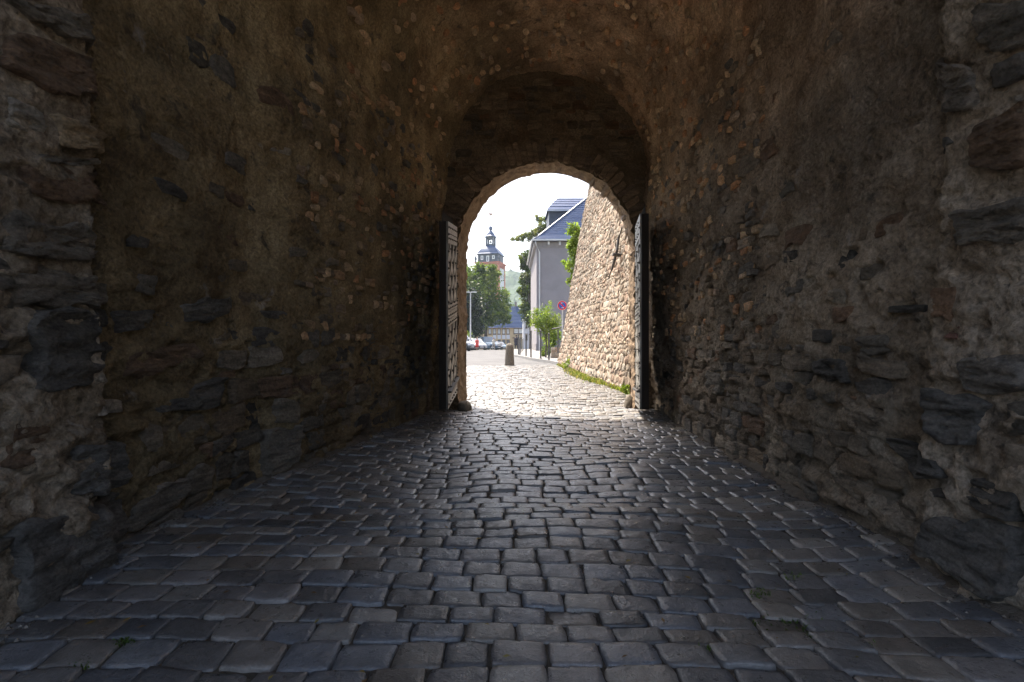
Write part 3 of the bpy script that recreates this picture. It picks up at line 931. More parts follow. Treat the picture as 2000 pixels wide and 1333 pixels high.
CORE = add('mortar_face', V, gridF(150, 100), M['sun_mortar'], WALLO, smooth=True)
# top, far end and back of the mass
a = rw(np.array([0.0, LW]), np.array([TOPZ, TOPZ]), np.array([0.0, 0.0])); b = rw(np.array([0.0, LW]), np.array([-.1, -.1]), np.zeros(2))
off = np.array([7.5, 0, 0])
V = [a[0], a[1], a[1] + off, a[0] + off, b[0], b[1], b[1] + off, b[0] + off]
add('bank_mass', V, [[0, 1, 2, 3], [1, 5, 6, 2], [3, 2, 6, 7]], M['sun_mortar'], WALLO)
WS = [(0.37, 0.295, 0.22), (0.42, 0.345, 0.262), (0.33, 0.25, 0.18), (0.46, 0.40, 0.325), (0.385, 0.275, 0.2), (0.31, 0.25, 0.195), (0.43, 0.375, 0.3), (0.39, 0.285, 0.215)]
def batch_stones(polys, prouds, fmap, rough, depth, seed):
    """many small angular stones at once; polys (K, n, 2)"""
    Pl = np.asarray(polys, float); K, n = Pl.shape[:2]
    c = Pl.mean(1, keepdims=True)
    pr = np.asarray(prouds)[:, None]
    tl = RNG.normal(0, 0.10, (K, 1, 2))
    U, H = [], []
    for sc, dh in ((1.0, None), (0.97, -0.006), (0.72, 0.0)):
        uv = c + (Pl - c) * sc
        h = np.full((K, n), -depth) if dh is None else pr + dh + ((uv - c) * tl).sum(-1) + rough * vnoise(np.concatenate([uv.reshape(-1, 2) * 14, np.full((K * n, 1), seed)], 1)).reshape(K, n)
        U.append(uv); H.append(h)
    U.append(c); H.append(pr)
    U = np.concatenate(U, 1); H = np.concatenate(H, 1)
    V = fmap(U[..., 0].ravel(), U[..., 1].ravel(), H.ravel()).reshape(K, -1, 3)
    F = [[r * n + q, r * n + (q + 1) % n, (r + 1) * n + (q + 1) % n, (r + 1) * n + q] for r in range(2) for q in range(n)] + [[2 * n + q, 2 * n + (q + 1) % n, 3 * n] for q in range(n)]
    return [(V[i], F) for i in range(K)]
polys, prs = [], []
z = -0.02
j = lambda q: random.uniform(-q, q)
while z < TOPZ - 0.05:
    h = random.choice((random.uniform(0.05, 0.11), random.uniform(0.09, 0.2)))
    s = -0.1
    while s < LW:
        w = random.uniform(0.08, 0.2) * (0.7 + h * 5)
        if random.random() < .06: w *= 1.6
        hh = h * random.uniform(0.7, 1.1)
        cs, cz = s + w / 2, z + h / 2 + j(.02)
        sl = j(.2) * w
        x0, x1, z0, z1 = s + .008, s + w - .008, cz - hh / 2, cz + hh / 2
        poly = [(x0 + j(.02), z0 - sl + j(.015)), (x0 + w * .3, z0 - sl * .4 + j(.015)), (x0 + w * .68, z0 + sl * .4 + j(.015)), (x1 + j(.02), z0 + sl + j(.02)), (x1 + j(.015), cz + sl),
                (x1 + j(.025), z1 + sl + j(.02)), (x0 + w * .66, z1 + sl * .4 + j(.015)), (x0 + w * .3, z1 - sl * .4 + j(.015)), (x0 + j(.025), z1 - sl + j(.02)), (x0 + j(.015), cz - sl)]
        polys.append([(min(max(p[0], 0.0), LW + .03), p[1]) for p in poly])
        prs.append(random.uniform(0.004, 0.03))
        s += w
    z += h
patch = fbm(np.array([[p[0][0] * .55, p[0][1] * .55, 3.3] for p in polys]), 3)
wst = [(V, F, np.array(random.choice(WS)) * random.uniform(.54, .8) * (1 + .45 * q), CORE)
       for (V, F), q in zip(batch_stones(polys, prs, lambda u, v, hg: rw(u, v, wl(u, v) + hg), 0.012, 0.05, 2.2), patch)]
place_pieces(wst, 'stone', 'rest_of_stones', M['sun_stone'], 300)
# end face stones of the far corner
def on_rw(px, py, h=0.0):
    r = np.array([(px - 1000) / FPX, 1.0, -(py - 666.5) / FPX])
    D = np.linspace(8, 24, 6000)
    best = None
    P = np.outer(D, r) + np.array([0, 0, CAMZ])
    s = (P[:, :2] - A0) @ dirw
    off = (P[:, :2] - A0) @ nrw
    k = np.argmin(np.abs(off - BAT * P[:, 2] + h))
    return s[k], P[k, 2]
# iron wall anchor
pts = [(1215, 446), (1208, 468), (1205, 492), (1201, 508), (1196, 526), (1189, 543)]
path = [Vector(rw(*[np.array([q]) for q in (*on_rw(*p, 0.14), 0.14)])[0]) for p in pts]
anc = empty('wall_anchor', tuple(path[-1]), 'dark S-shaped iron wall anchor on the sunlit rubble wall', 'wall anchor')
MB().tube(path, [0.02, 0.035, 0.04, 0.04, 0.035, 0.02], 8).build('curved_bar', M['iron_dark'], anc)
mp = (path[2] + path[3]) / 2
MB().tube([mp + Vector((0.2, 0, -0.02)), mp + Vector((-0.09, -0.02, 0.01))], 0.05, 8).build('bolt', M['iron_dark'], anc)

# ------------------------------------------------------------------ grass and weeds along the wall foot
def blades(n, posf, hrange, cols, lean=0.5, wid=0.012):
    V, F, T = [], [], []
    for i in range(n):
        x, y, z = posf()
        h = random.uniform(*hrange); a = random.uniform(0, 2 * math.pi); l = random.uniform(0, lean) * h
        dx, dy = math.cos(a), math.sin(a)
        w = wid * random.uniform(.7, 1.5)
        k = len(V)
        V += [(x - dy * w, y + dx * w, z), (x + dy * w, y - dx * w, z), (x + dx * l * .35 + dy * w * .8, y + dy * l * .35 - dx * w * .8, z + h * .6), (x + dx * l * .35 - dy * w * .8, y + dy * l * .35 + dx * w * .8, z + h * .6), (x + dx * l, y + dy * l, z + h)]
        F += [[k, k + 1, k + 2, k + 3], [k + 3, k + 2, k + 4]]
        c = np.array(random.choice(cols)) * random.uniform(.8, 1.2)
        T += [c] * 5
    return np.array(V), F, np.array(T)
def verge():
    while True:
        y = random.uniform(9.9, 21.3)
        w = np.interp(y, [9.9, 12, 15, 18.5, 21.3], [0.02, 0.07, 0.42, 0.16, 0.06])
        x = float(wall_foot(y)) + 0.06 - abs(random.gauss(0, 0.5)) * w
        if random.random() < 0.1 + 1.6 * abs(vnoise(np.array([[x * 3, y * 1.2, 0.2]]))[0]) : return x, y, float(ground_z(np.array([x]), np.array([y]))[0]) - 0.01
V, F, T = blades(5200, verge, (0.03, 0.13), [(0.11, 0.14, 0.03), (0.15, 0.165, 0.04), (0.08, 0.11, 0.025), (0.24, 0.2, 0.09), (0.2, 0.17, 0.08)])
add('grass_verge', V, F, M['leaf'], label='bright green grass strip along the foot of the stone wall', cat='grass', kind='stuff', tint=T)

def leaf_cloud(blobs, n, size, cols, clump=0.2, flat=0.0):
    w = np.array([b[3] ** 2 for b in blobs]); w = w / w.sum()
    V = np.zeros((n, 4, 3)); T = np.zeros((n, 4, 3))
    ncl = max(6, n // 34)
    cb = RNG.choice(len(blobs), ncl, p=w)
    B = np.array([b[:3] for b in blobs]); Rr = np.array([b[3] for b in blobs])
    sq = np.array([b[4] if len(b) > 4 else 1.0 for b in blobs])
    d = RNG.normal(size=(ncl, 3)); d /= np.linalg.norm(d, axis=1)[:, None]
    rad = (0.35 + 0.65 * RNG.random(ncl) ** 0.6)
    C = B[cb] + d * (Rr[cb] * rad)[:, None] * np.stack([np.ones(ncl), np.ones(ncl), sq[cb]], -1)
    k = RNG.integers(0, ncl, n)
    P = C[k] + RNG.normal(size=(n, 3)) * (Rr[cb][k] * clump)[:, None]
    a = RNG.normal(size=(n, 3)); a /= np.linalg.norm(a, axis=1)[:, None]
    b = RNG.normal(size=(n, 3)); b -= a * (a * b).sum(1)[:, None]; b /= np.linalg.norm(b, axis=1)[:, None]
    s = size * (0.6 + 0.8 * RNG.random(n))[:, None]
    V[:, 0] = P - a * s; V[:, 1] = P + b * s * .5; V[:, 2] = P + a * s; V[:, 3] = P - b * s * .5
    ct = np.array([cols[i] for i in RNG.integers(0, len(cols), ncl)])
    T[:] = (ct[k] * (0.8 + 0.4 * RNG.random(n))[:, None])[:, None, :]
    return V.reshape(-1, 3), np.arange(n * 4).reshape(n, 4), T.reshape(-1, 3)

def tree(name, label, base, blobs, n, size, cols, cat='tree', trunk=0.3, group=None, clump=0.2, stems=1):
    root = empty(name, base, label, cat, group)
    V, F, T = leaf_cloud(blobs, n, size, cols, clump)
    add('crown', V, F, M['leaf'], root, tint=T)
    mb = MB()
    b0 = Vector(base)
    zc = sum(b[2] for b in blobs) / len(blobs)
    xc = sum(b[0] for b in blobs) / len(blobs); yc = sum(b[1] for b in blobs) / len(blobs)
    top = Vector((b0.x * .5 + xc * .5, b0.y * .5 + yc * .5, b0.z + (zc - b0.z) * 0.75))
    mid = b0.lerp(top, .5) + Vector((trunk * .4, 0, 0))
    mb.tube([b0 - Vector((0, 0, .1)), b0 + (mid - b0) * .15, mid, top], [trunk * 1.3, trunk, trunk * .8, trunk * .55], 9)
    for b in blobs:
        e = Vector(b[:3]); st = b0.lerp(top, random.uniform(.55, 1.0))
        mb.tube([st, st.lerp(e, .5) + Vector((0, 0, b[3] * .15)), e], [trunk * .4, trunk * .25, trunk * .08], 6)
    mb.build('trunk', M['bark'], root)
    return root

# a leafy weed in the verge
def weed(px, py, D, r, label):
    x, y, z = at(px, py, D)
    root = empty('weed', (x, y, z), label, 'plant')
    V, F, T = leaf_cloud([(x, y, z + r * .9, r)], 160, r * .35, [(0.16, 0.2, 0.03), (0.13, 0.18, 0.03)], .35)
    add('leaves', V, F, M['leaf'], root, tint=T)
    mb = MB()
    for k in range(5): mb.tube([(x, y, z - .02), (x + random.uniform(-r, r) * .5, y + random.uniform(-r, r) * .5, z + r)], .006, 5)
    mb.build('stem', M['leaf'], root)
weed(1113, 722, 18.6, 0.2, 'bright yellow-green weed at the foot of the stone wall')
weed(1229, 772, 10.35, 0.12, 'small green weed beside the right jamb of the gate')

# ------------------------------------------------------------------ bollard, posts, sign
bx, by, bz = -0.1, 21.0, 0.15
V, F = [], []
prof = [(0.205, -0.05), (0.20, 0.05), (0.185, 0.35), (0.165, 0.65), (0.15, 0.80), (0.125, 0.86), (0.07, 0.895), (0.0, 0.905)]
n = 20
for (r, z) in prof:
    for k in range(n):
        t = 2 * math.pi * k / n
        q = 1 / (abs(math.cos(t)) ** 3.2 + abs(math.sin(t)) ** 3.2) ** (1 / 3.2)
        V.append((bx + r * q * math.cos(t), by + r * q * math.sin(t), bz + z))
V = np.array(V); V += 0.012 * np.stack([vnoise(V * 9), vnoise(V * 9 + 7), 0 * V[:, 0]], -1)
F = [[i * n + k, i * n + (k + 1) % n, (i + 1) * n + (k + 1) % n, (i + 1) * n + k] for i in range(len(prof) - 1) for k in range(n)]
add('stone_bollard', V, F, M['granite'], label='tapered weathered stone bollard standing where cobbles meet the asphalt', cat='bollard', smooth=True)

def post(px, ytop, ybot, D, label, r=0.04):
    z0 = float(road_z(D)) + 0.12
    x = (px - 1000) / FPX * D
    zt = CAMZ - (ytop - 666.5) / FPX * D
    root = empty('barrier_post', (x, D, z0), label, 'post', 'steel posts along the pavement')
    MB().tube([(x, D, z0 - .05), (x, D, zt - 0.04)], r, 12).build('shaft', M['post'], root)
    MB().lathe([(r * 1.18, -0.05), (r * 1.18, -.01), (r * .8, 0.0), (0.002, .012)], (x, D, zt), 12).build('cap', M['iron_dark'], root)
    MB().lathe([(r * 1.8, 0), (r * 1.8, .012), (r, .02)], (x, D, z0), 12).build('foot_plate', M['post'], root)
for px, yt, D, lab in [(1072, 651, 23.2, 'nearest grey steel post on the pavement by the stone wall'),
                       (1056, 645, 25.2, 'second grey steel post from the stone wall, tall with black cap'),
                       (1037, 646, 27.4, 'third grey steel post from the stone wall'),
                       (1027.5, 653.5, 29.6, 'fourth grey steel post from the stone wall'),
                       (1015.4, 661, 32.2, 'fifth grey steel post from the stone wall, low and thin'),
                       (1012.5, 653, 33.0, 'sixth grey steel post from the stone wall, nearest the kerb')]:
    post(px, yt, 0, D, lab)
for k, (px, yt, D) in enumerate([(1017.5, 661, 37), (1019.5, 661.5, 41), (1021, 662, 45), (1022.5, 661, 50)]):
    post(px, yt, 0, D, ['far', 'farther', 'second farthest', 'farthest'][k] + ' thin post of the row running down the pavement', .022)

# no-stopping sign, half hidden by the wall
sx, sy, sz = at(1098, 597, 24.0)
sg = empty('traffic_sign', (sx + .02, sy, 0.27), 'round blue no parking sign with red ring behind the stone wall edge', 'sign')
def disc(name, r, y0, y1, mat, x=sx, z=sz):
    n = 40
    V = [(x + r * math.cos(t), yy, z + r * math.sin(t)) for yy in (y0, y1) for t in np.linspace(0, 2 * math.pi, n, endpoint=False)]
    F = [list(range(n)), list(range(n, 2 * n))[::-1]] + [[k, n + k, n + (k + 1) % n, (k + 1) % n] for k in range(n)]
    return add(name, V, F, mat, sg)
disc('back_plate', 0.222, sy - 0.004, sy + .01, M['white'])
disc('red_ring', 0.212, sy - 0.010, sy - 0.0045, M['sign_red'])
disc('blue_field', 0.158, sy - 0.016, sy - 0.0105, M['sign_blue'])
c, s_ = math.cos(R(-45)), math.sin(R(-45))
pp = [(-0.165, -0.028), (0.165, -0.028), (0.165, 0.028), (-0.165, 0.028)]
q = [(sx + a * c - b * s_, sz + a * s_ + b * c) for a, b in pp]
MB().hexa([(a, sy - .021, b) for a, b in q] + [(a, sy - .0165, b) for a, b in q]).build('red_bar', M['sign_red'], sg)
# small white arrows at the top and bottom of the blue field
for zc, dr in ((0.112, -1), (-0.112, 1)):
    mb = MB()
    for poly in ([(-0.05, -.011), (0.02, -.011), (0.02, .011), (-0.05, .011)], [(0.015, -.03), (0.06, 0.0), (0.06, 0.001), (0.015, .03)]):
        q = [(sx + .01 * dr + a * dr, sz + zc + b * dr) for a, b in poly]
        mb.hexa([(a, sy - .0205, b) for a, b in q] + [(a, sy - .0165, b) for a, b in q])
    mb.build('arrow', M['white'], sg)
MB().tube([(sx + .02, sy + .04, 0.2), (sx + .02, sy + .04, sz + .2)], 0.03, 10).build('pole', M['zinc'], sg)

# ------------------------------------------------------------------ near greenery beyond the wall
LG = [(0.16, 0.21, 0.035), (0.12, 0.17, 0.03), (0.19, 0.23, 0.05), (0.08, 0.12, 0.025)]
def blobs_px(lst, D, dj=0.0):
    out = []
    for (px, py, r) in lst:
        d = D + random.uniform(-dj, dj)
        x, y, z = at(px, py, d)
        out.append((x, y, z, r / FPX * d))
    return out
x, y, _ = at(1066, 690, 27.5)
tree('sapling', 'light green young tree behind the pavement posts', (x, y, 0.27),
     blobs_px([(1050, 625, 17), (1066, 612, 17), (1080, 625, 17), (1062, 640, 19), (1078, 643, 17), (1047, 612, 9), (1069, 597, 8), (1084, 640, 13)], 27.5, .4),
     3600, 0.055, LG, trunk=0.045, clump=.22)
x, y, _ = at(1074, 690, 29)
tree('bush', 'low green bush below the young tree by the low wall', (x, y, 0.27),
     blobs_px([(1067, 683, 9), (1075, 668, 13), (1084, 658, 11), (1064, 692, 6)], 29, .3), 1500, 0.06, LG, cat='bush', trunk=0.03, clump=.25)
tree('climbing_shrub', 'bright green shrub hanging over the far edge of the stone wall', (3.5, 22.3, 0.27),
     blobs_px([(1122, 450, 13), (1130, 465, 13), (1118, 478, 11), (1132, 490, 12), (1122, 500, 9), (1110, 520, 12), (1122, 518, 11), (1112, 545, 9), (1120, 548, 9), (1128, 530, 12)], 22.4, .3),
     2600, 0.07, [(0.17, 0.23, 0.04), (0.20, 0.25, 0.06), (0.13, 0.19, 0.03)], cat='shrub', trunk=0.05, clump=.27)
lw = empty('low_wall', (2.35, 26.6, .27), 'low pale stone garden wall at the foot of the young tree', 'wall')
for r_ in range(4):
    xx = 2.02
    while xx < 2.9:
        w = random.uniform(.18, .34)
        MB().box(xx + .006, xx + w - .006, 26.4 + random.uniform(0, .03), 26.75, .27 + r_ * .14 + .005, .27 + (r_ + 1) * .14 - .005, np.array(random.choice(WS))).build('stone', M['sun_stone'], lw)
        xx += w
fx, fy, fz = at(1090, 645, 25)
rl = empty('handrail', (2.2, 25, .27), 'steel handrail behind the young tree at the wall edge', 'railing')
MB().tube([at(1090, 644, 25), at(1090, 690, 25)], .035, 8).build('rail_post', M['post'], rl)
MB().tube([at(1078, 643, 25), at(1100, 639, 25)], .03, 8).build('rail_bar', M['post'], rl)

# ------------------------------------------------------------------ grey house with slate hip roof
GH = empty('grey_house', (7.5, 52, .2), 'tall grey rendered house with blue slate hip roof', 'house')
HX0, HX1, HY0, HY1, HE = 2.2, 14.5, 46.0, 60.0, 10.1
MB().box(HX0, HX1, HY0, HY1, -0.6, HE).build('wall', M['render_grey'], GH)
MB().box(HX0 - .06, HX1 + .05, HY0 - .06, HY1, -0.6, 0.9).build('plinth', plain('plinth_render', (0.2, 0.185, 0.185), .9), GH)
ex0, ey0 = 1.85, 45.6
ex1, ey1 = HX1 + .35, HY1 + .4
KS, KF, FL = 0.89, 1.4, 0.55           # pitch of the flank and front slopes, height of the flared foot
def hip(t):  # outline of the roof at height t above the eaves
    yi = t / 0.8 if t < FL else FL / 0.8 + (t - FL) / KF
    xi = t / 0.8 if t < FL else FL / 0.8 + (t - FL) / KS
    return ex0 + xi, ex1 - xi, ey0 + yi, ey1 - yi, HE + .08 + t
tmax = 5.6
V = []
lv = [0, FL, tmax]
for t in lv:
    x0, x1, y0, y1, z = hip(t); V += [(x0, y0, z), (x1, y0, z), (x1, y1, z), (x0, y1, z)]
Fr = [[3, 2, 1, 0], [8, 9, 10, 11]]
for i in range(2): Fr += [[i * 4 + q, i * 4 + (q + 1) % 4, i * 4 + 4 + (q + 1) % 4, i * 4 + 4 + q] for q in range(4)]
roof = add('roof', V, Fr, M['slate'], GH)
cuts = [0, .14, .28, .42, .55] + list(np.linspace(FL, tmax, 24)[1:])
for t0, t1 in zip(cuts[:-1], cuts[1:]):
    x0, x1, y0, y1, z = hip(t0); u0, u1, v0, v1, z2 = hip(t1)
    l = .045
    V = [(x0, y0 - l * .7, z + l * .6), (x1, y0 - l * .7, z + l * .6), (u1, v0 - .006, z2 + .004), (u0, v0 - .006, z2 + .004), (x0, y0 + .01, z - .01), (x1, y0 + .01, z - .01)]
    add('slate_course', V, [[0, 1, 2, 3], [4, 5, 1, 0]], M['slate'], roof)
    V = [(x0 - l * .7, y0, z + l * .6), (x0 - l * .7, y1, z + l * .6), (u0 - .006, v1, z2 + .004), (u0 - .006, v0, z2 + .004), (x0 + .01, y0, z - .01), (x0 + .01, y1, z - .01)]
    add('slate_course', V, [[3, 2, 1, 0], [0, 1, 5, 4]], M['slate'], roof)
pts = []
for t in lv:
    x0, x1, y0, y1, z = hip(t); pts.append((x0, y0 - .02, z + .05))
MB().tube(pts, .055, 8).build('hip_ridge', M['zinc'], roof)
MB().box(ex0 - .1, ex1 + .1, ey0 - .12, ey0 + .02, HE - .02, HE + .12).build('gutter', M['zinc'], GH)
MB().box(ex0 - .12, ex0 + .02, ey0 + .03, ey1, HE - .02, HE + .12).build('gutter', M['zinc'], GH)
for i in range(7):
    xx = 3.2 + i * 1.0
    MB().box(xx, xx + .16, ey0 + .1, HY0, HE - .34, HE - .04).build('eave_bracket', M['zinc'], GH)
MB().box(HX0 - .02, HX1, HY0 - .05, HY0, HE - .55, HE - .05).build('eave_board', plain('eave_board', (.22, .205, .205), .8), GH)
MB().box(ex0 + .1, HX0, HY0 + .1, HY1, HE - .42, HE - .04).build('soffit_cornice', plain('cornice', (.33, .31, .31), .8), GH)
MB().tube([(2.1, ey0 - .05, HE), (2.1, ey0 - .05, HE - .25), (2.47, HY0 - .09, HE - 1.0), (2.47, HY0 - .09, .1)], .06, 8).build('downpipe', M['zinc'], GH)
# dormer standing on the side slope
MB().box(3.8, 8.5, 52.6, 56.5, 11.2, 14.6).build('dormer_wall', M['slate_wall'], roof)
dm = []
for i in range(5):
    def dp(t): return 52.3 + t * 2.3, 14.55 + (1.85 * t ** .85)
    (ya, za), (yb, zb) = dp(i / 5), dp((i + 1) / 5 + .01)
    xa, xb = 3.6 + 1.35 * (i / 5) ** 1.0, 3.6 + 1.35 * ((i + 1) / 5)
    add('dormer_slates', [(xa, ya - .03, za + .04), (8.6, ya - .03, za + .04), (8.6, yb, zb + .005), (xb, yb, zb + .005), (xa, ya, za - .02), (8.6, ya, za - .02)], [[0, 1, 2, 3], [4, 5, 1, 0]], M['slate'], roof)
add('dormer_back_slope', [(3.6, 52.3, 14.55), (4.95, 54.6, 16.4), (8.6, 54.6, 16.4), (8.6, 56.8, 14.55), (3.6, 56.8, 14.55)], [[1, 2, 3, 4], [0, 1, 4]], M['slate'], roof)
MB().box(3.58, 8.6, 52.2, 52.33, 14.42, 14.55).build('dormer_gutter', M['zinc'], roof)

# ------------------------------------------------------------------ houses down the street
def window(root, px0, px1, py0, py1, D, frame='wood_frame', glass='glass', bars=0, t=.09):
    x0, _, z1 = at(px0, py0, D); x1, _, z0 = at(px1, py1, D)
    MBf = MB()
    MBf.box(x0, x1, D - .07, D + .02, z0, z0 + t).box(x0, x1, D - .07, D + .02, z1 - t, z1)
    MBf.box(x0, x0 + t, D - .07, D + .02, z0 + t, z1 - t).box(x1 - t, x1, D - .07, D + .02, z0 + t, z1 - t)
    for b in range(bars):
        xm = x0 + (x1 - x0) * (b + 1) / (bars + 1)
        MBf.box(xm - t * .5, xm + t * .5, D - .07, D + .02, z0 + t, z1 - t)
    f = MBf.build('window', M[frame], root)
    MB().box(x0 + t, x1 - t, D - .03, D + .02, z0 + t, z1 - t).build('pane', M[glass], f)
    MB().box(x0 - .05, x1 + .05, D - .14, D, z0 - .1, z0 - .003).build('sill', M['wood_frame'], f)
YD = 110.0
YH = empty('yellow_house', (-4, YD, -.8), 'pale yellow house with dark slate roof at the end of the street', 'house')
x0, _, ze = at(930, 640, YD); x1 = at(1023, 640, YD)[0]
MB().box(x0, x1, YD, YD + 9, -1.5, ze).build('wall', M['yellow'], YH)
RD_ = 2.9
zr_ = at(0, 598, YD + RD_)[2]
V = [(x0 - .3, YD - .45, ze - .1), (x1 + .1, YD - .45, ze - .1), (x1 + .1, YD + RD_, zr_), (x0 - .3, YD + RD_, zr_), (x0 - .3, YD + 9.4, ze - .1), (x1 + .1, YD + 9.4, ze - .1)]
yr = add('roof', V, [[0, 1, 2, 3], [3, 2, 5, 4], [0, 3, 4], [1, 5, 2], [0, 4, 5, 1]], M['slate'], YH)
nr_ = 16
for i in range(nr_):
    t0, t1 = i / nr_, (i + 1) / nr_
    def rp(t, l): return (YD - .45 + (RD_ + .45) * t - l * .6, ze - .1 + (zr_ - ze + .1) * t + l)
    a, b = rp(t0, .06), rp(t1, .005); c_ = rp(t0, 0)
    add('slate_course', [(x0 - .3, *a), (x1 + .1, *a), (x1 + .1, *b), (x0 - .3, *b), (x0 - .3, *c_), (x1 + .1, *c_)], [[0, 1, 2, 3], [4, 5, 1, 0]], M['slate'], yr)
MB().box(x0 - .2, x1 + .1, YD - .5, YD - .38, ze - .2, ze - .05).build('gutter', M['wood_frame'], YH)
for px in (957, 966, 975, 984, 992.5): window(YH, px - 3.2, px + 2.8, 642.5, 653, YD, 'wood_frame', 'glass_pale')
window(YH, 1003, 1022.3, 641.5, 652.5, YD, 'wood_frame', 'glass_pale', 1, .13)
for px in (966, 975, 984, 992.5):
    a = at(px - 3.3, 654.5, YD); b = at(px + 3.2, 662.5, YD)
    MB().box(a[0], b[0], YD - .06, YD + .02, b[2], a[2]).build('panel', M['offwhite'], YH)
for px in (975, 984, 992.5): window(YH, px - 3, px + 3, 664, 676, YD, 'wood_frame', 'glass')
a = at(1001, 659.5, YD); b = at(1023, 661.5, YD)
MB().box(a[0], b[0], YD - .9, YD, b[2], a[2]).build('canopy', M['wood_frame'], YH)
ca, cb = at(988.5, 622.5, YD + .6), at(994.5, 631, YD + .6)
sk = MB().box(ca[0], cb[0], YD + .5, YD + 2.6, cb[2], ca[2]).build('roof_dormer', M['wood_frame'], yr)
MB().box(ca[0] + .1, cb[0] - .1, YD + .46, YD + .6, cb[2] + .1, ca[2] - .1).build('pane', M['white'], yr)
MB().box(at(1005, 0, YD + 4)[0], at(1009, 0, YD + 4)[0], YD + 2.7, YD + 3.4, zr_ - .5, zr_ + .9).build('chimney', plain('chimney_brick', (.2, .17, .16), .9), yr)

WD = 84.0
WH = empty('white_house', (4, WD, -.4), 'small white rendered house between the yellow and the grey house', 'house')
xa, xb = at(1022, 0, WD)[0], 9.0
zw = at(0, 625, WD)[2]
MB().box(xa, xb, WD, WD + 7, -1.0, zw).build('wall', M['offwhite'], WH)
zr2 = at(0, 611, WD + 3)[2]
add('roof', [(xa - .15, WD - .3, zw - .05), (xb, WD - .3, zw - .05), (xb, WD + 3.5, zr2), (xa + 1.0, WD + 3.5, zr2), (xa - .15, WD + 7.3, zw - .05), (xb, WD + 7.3, zw - .05)], [[0, 1, 2, 3], [3, 2, 5, 4], [0, 3, 4], [0, 4, 5, 1]], plain('pale_roof', (.42, .42, .42), .5), WH)
window(WH, 1026.5, 1029.5, 631, 641, WD, 'wood_frame', 'glass')
window(WH, 1034, 1037, 632, 641.5, WD, 'wood_frame', 'glass')
window(WH, 1026, 1030, 652, 664, WD, 'wood_frame', 'glass')
MB().box(at(1033, 0, WD)[0], at(1041, 0, WD)[0], WD - .8, WD, at(0, 655, WD)[2], at(0, 652.5, WD)[2]).build('door_canopy', M['wood_frame'], WH)
MB().box(at(1034, 0, WD)[0], at(1040, 0, WD)[0], WD - .05, WD + .02, -.25, at(0, 658, WD)[2]).build('door', M['wood_frame'], WH)

# ------------------------------------------------------------------ church tower with crown
TD = 220.0
tcx, tcz0 = (957.5 - 1000) / FPX * TD, -6.0
CH = empty('church_tower', (tcx, TD + 5, tcz0), 'red and white church tower with slate dome, lantern and golden crown', 'church tower', rz=R(-14))
def tz(py): return CAMZ - (py - 666.5) / FPX * TD - tcz0
S_ = FPX / TD
hw = 5.15
zt = tz(514)
MB().box(-hw, hw, -hw, hw, 0, zt).build('shaft', M['offwhite'], CH, local=True)
for sxx in (-1, 1):
    for syy in (-1, 1):
        cxx, cyy = sxx * (hw - .75), syy * (hw - .75)
        MB().box(cxx - .85, cxx + .85, cyy - .85, cyy + .85, 0, zt - .05).build('corner_pilaster', M['red_stone'], CH, local=True)
for face in range(4):
    mb = MB()
    ca, sa = math.cos(face * math.pi / 2), math.sin(face * math.pi / 2)
    def rot(P): return [(x * ca - y * sa, x * sa + y * ca, z) for x, y, z in P]
    z1, z0 = zt - .02, zt - 1.1
    for i in range(6):
        a = -hw + 1.6 + i * (2 * hw - 3.2) / 6; b = a + (2 * hw - 3.2) / 6
        m_ = (a + b) / 2; w = (b - a) / 2
        mb.geo(rot([(a, -hw - .25, z0 - 1.0), (a + w * .4, -hw - .25, z0 - 1.0), (a + w * .4, -hw - .02, z0 - 1.0), (a, -hw - .02, z0 - 1.0), (a, -hw - .25, z1), (a + w * .4, -hw - .25, z1), (a + w * .4, -hw - .02, z1), (a, -hw - .02, z1)]), BOXF)
        mb.geo(rot([(a + w * .41, -hw - .24, z0 + .2), (b, -hw - .24, z0 + .2), (b, -hw - .02, z0 + .2), (a + w * .41, -hw - .02, z0 + .2), (a + w * .41, -hw - .24, z1), (b, -hw - .24, z1), (b, -hw - .02, z1), (a + w * .41, -hw - .02, z1)]), BOXF)
    mb.build('arch_frieze', M['red_stone'], CH, local=True)
    mb = MB()
    for q in (-1.6, 1.6):
        mb.geo(rot([(q - .8, -hw - .06, zt - 6.5), (q + .8, -hw - .06, zt - 6.5), (q + .8, -hw + .1, zt - 6.5), (q - .8, -hw + .1, zt - 6.5), (q - .8, -hw - .06, zt - 3), (q + .8, -hw - .06, zt - 3), (q + .8, -hw + .1, zt - 3), (q - .8, -hw + .1, zt - 3)]), BOXF)
    mb.build('belfry_window', M['glass'], CH, local=True)
MB().box(-hw - .55, hw + .55, -hw - .55, hw + .55, zt, zt + .45).build('cornice', M['red_stone'], CH, local=True)
zd = tz(495)
dr = 4.5
drum = MB().box(-dr, dr, -dr, dr, zt + .45, zd).build('drum', M['slate_wall'], CH, local=True)
for i, (q, w, z0, z1) in enumerate([(-2.6, .55, 1.5, 3.3), (0, .6, .7, 3.2), (2.5, .55, 1.7, 3.3)]):
    MB().box(q - w, q + w, -dr - .06, -dr + .05, zt + z0, zt + z1).build('window', M['white'], drum, local=True)
    MB().box(q - w * .45, q + w * .45, -dr - .09, -dr - .065, zt + z0 + .3, zt + z1 - .3).build('pane', M['glass'], drum, local=True)
sq2 = math.sqrt(2)
pr = []
zl0 = tz(475.5)
for t in np.linspace(0, 1, 12):
    r = 5.05 * (1 - t) ** 0.5 if t > .12 else 5.05 - t * 3.2
    r = max(r, 1.55)
    pr.append((r * sq2 * (0.98 if t > 0 else 1), zd + (zl0 - zd) * t))
MB().lathe([(5.1 * sq2, zd - .25)] + pr, n=4, rot=math.pi / 4).build('dome', M['slate'], CH, local=True)
zl1 = tz(459.5)
lan = MB()
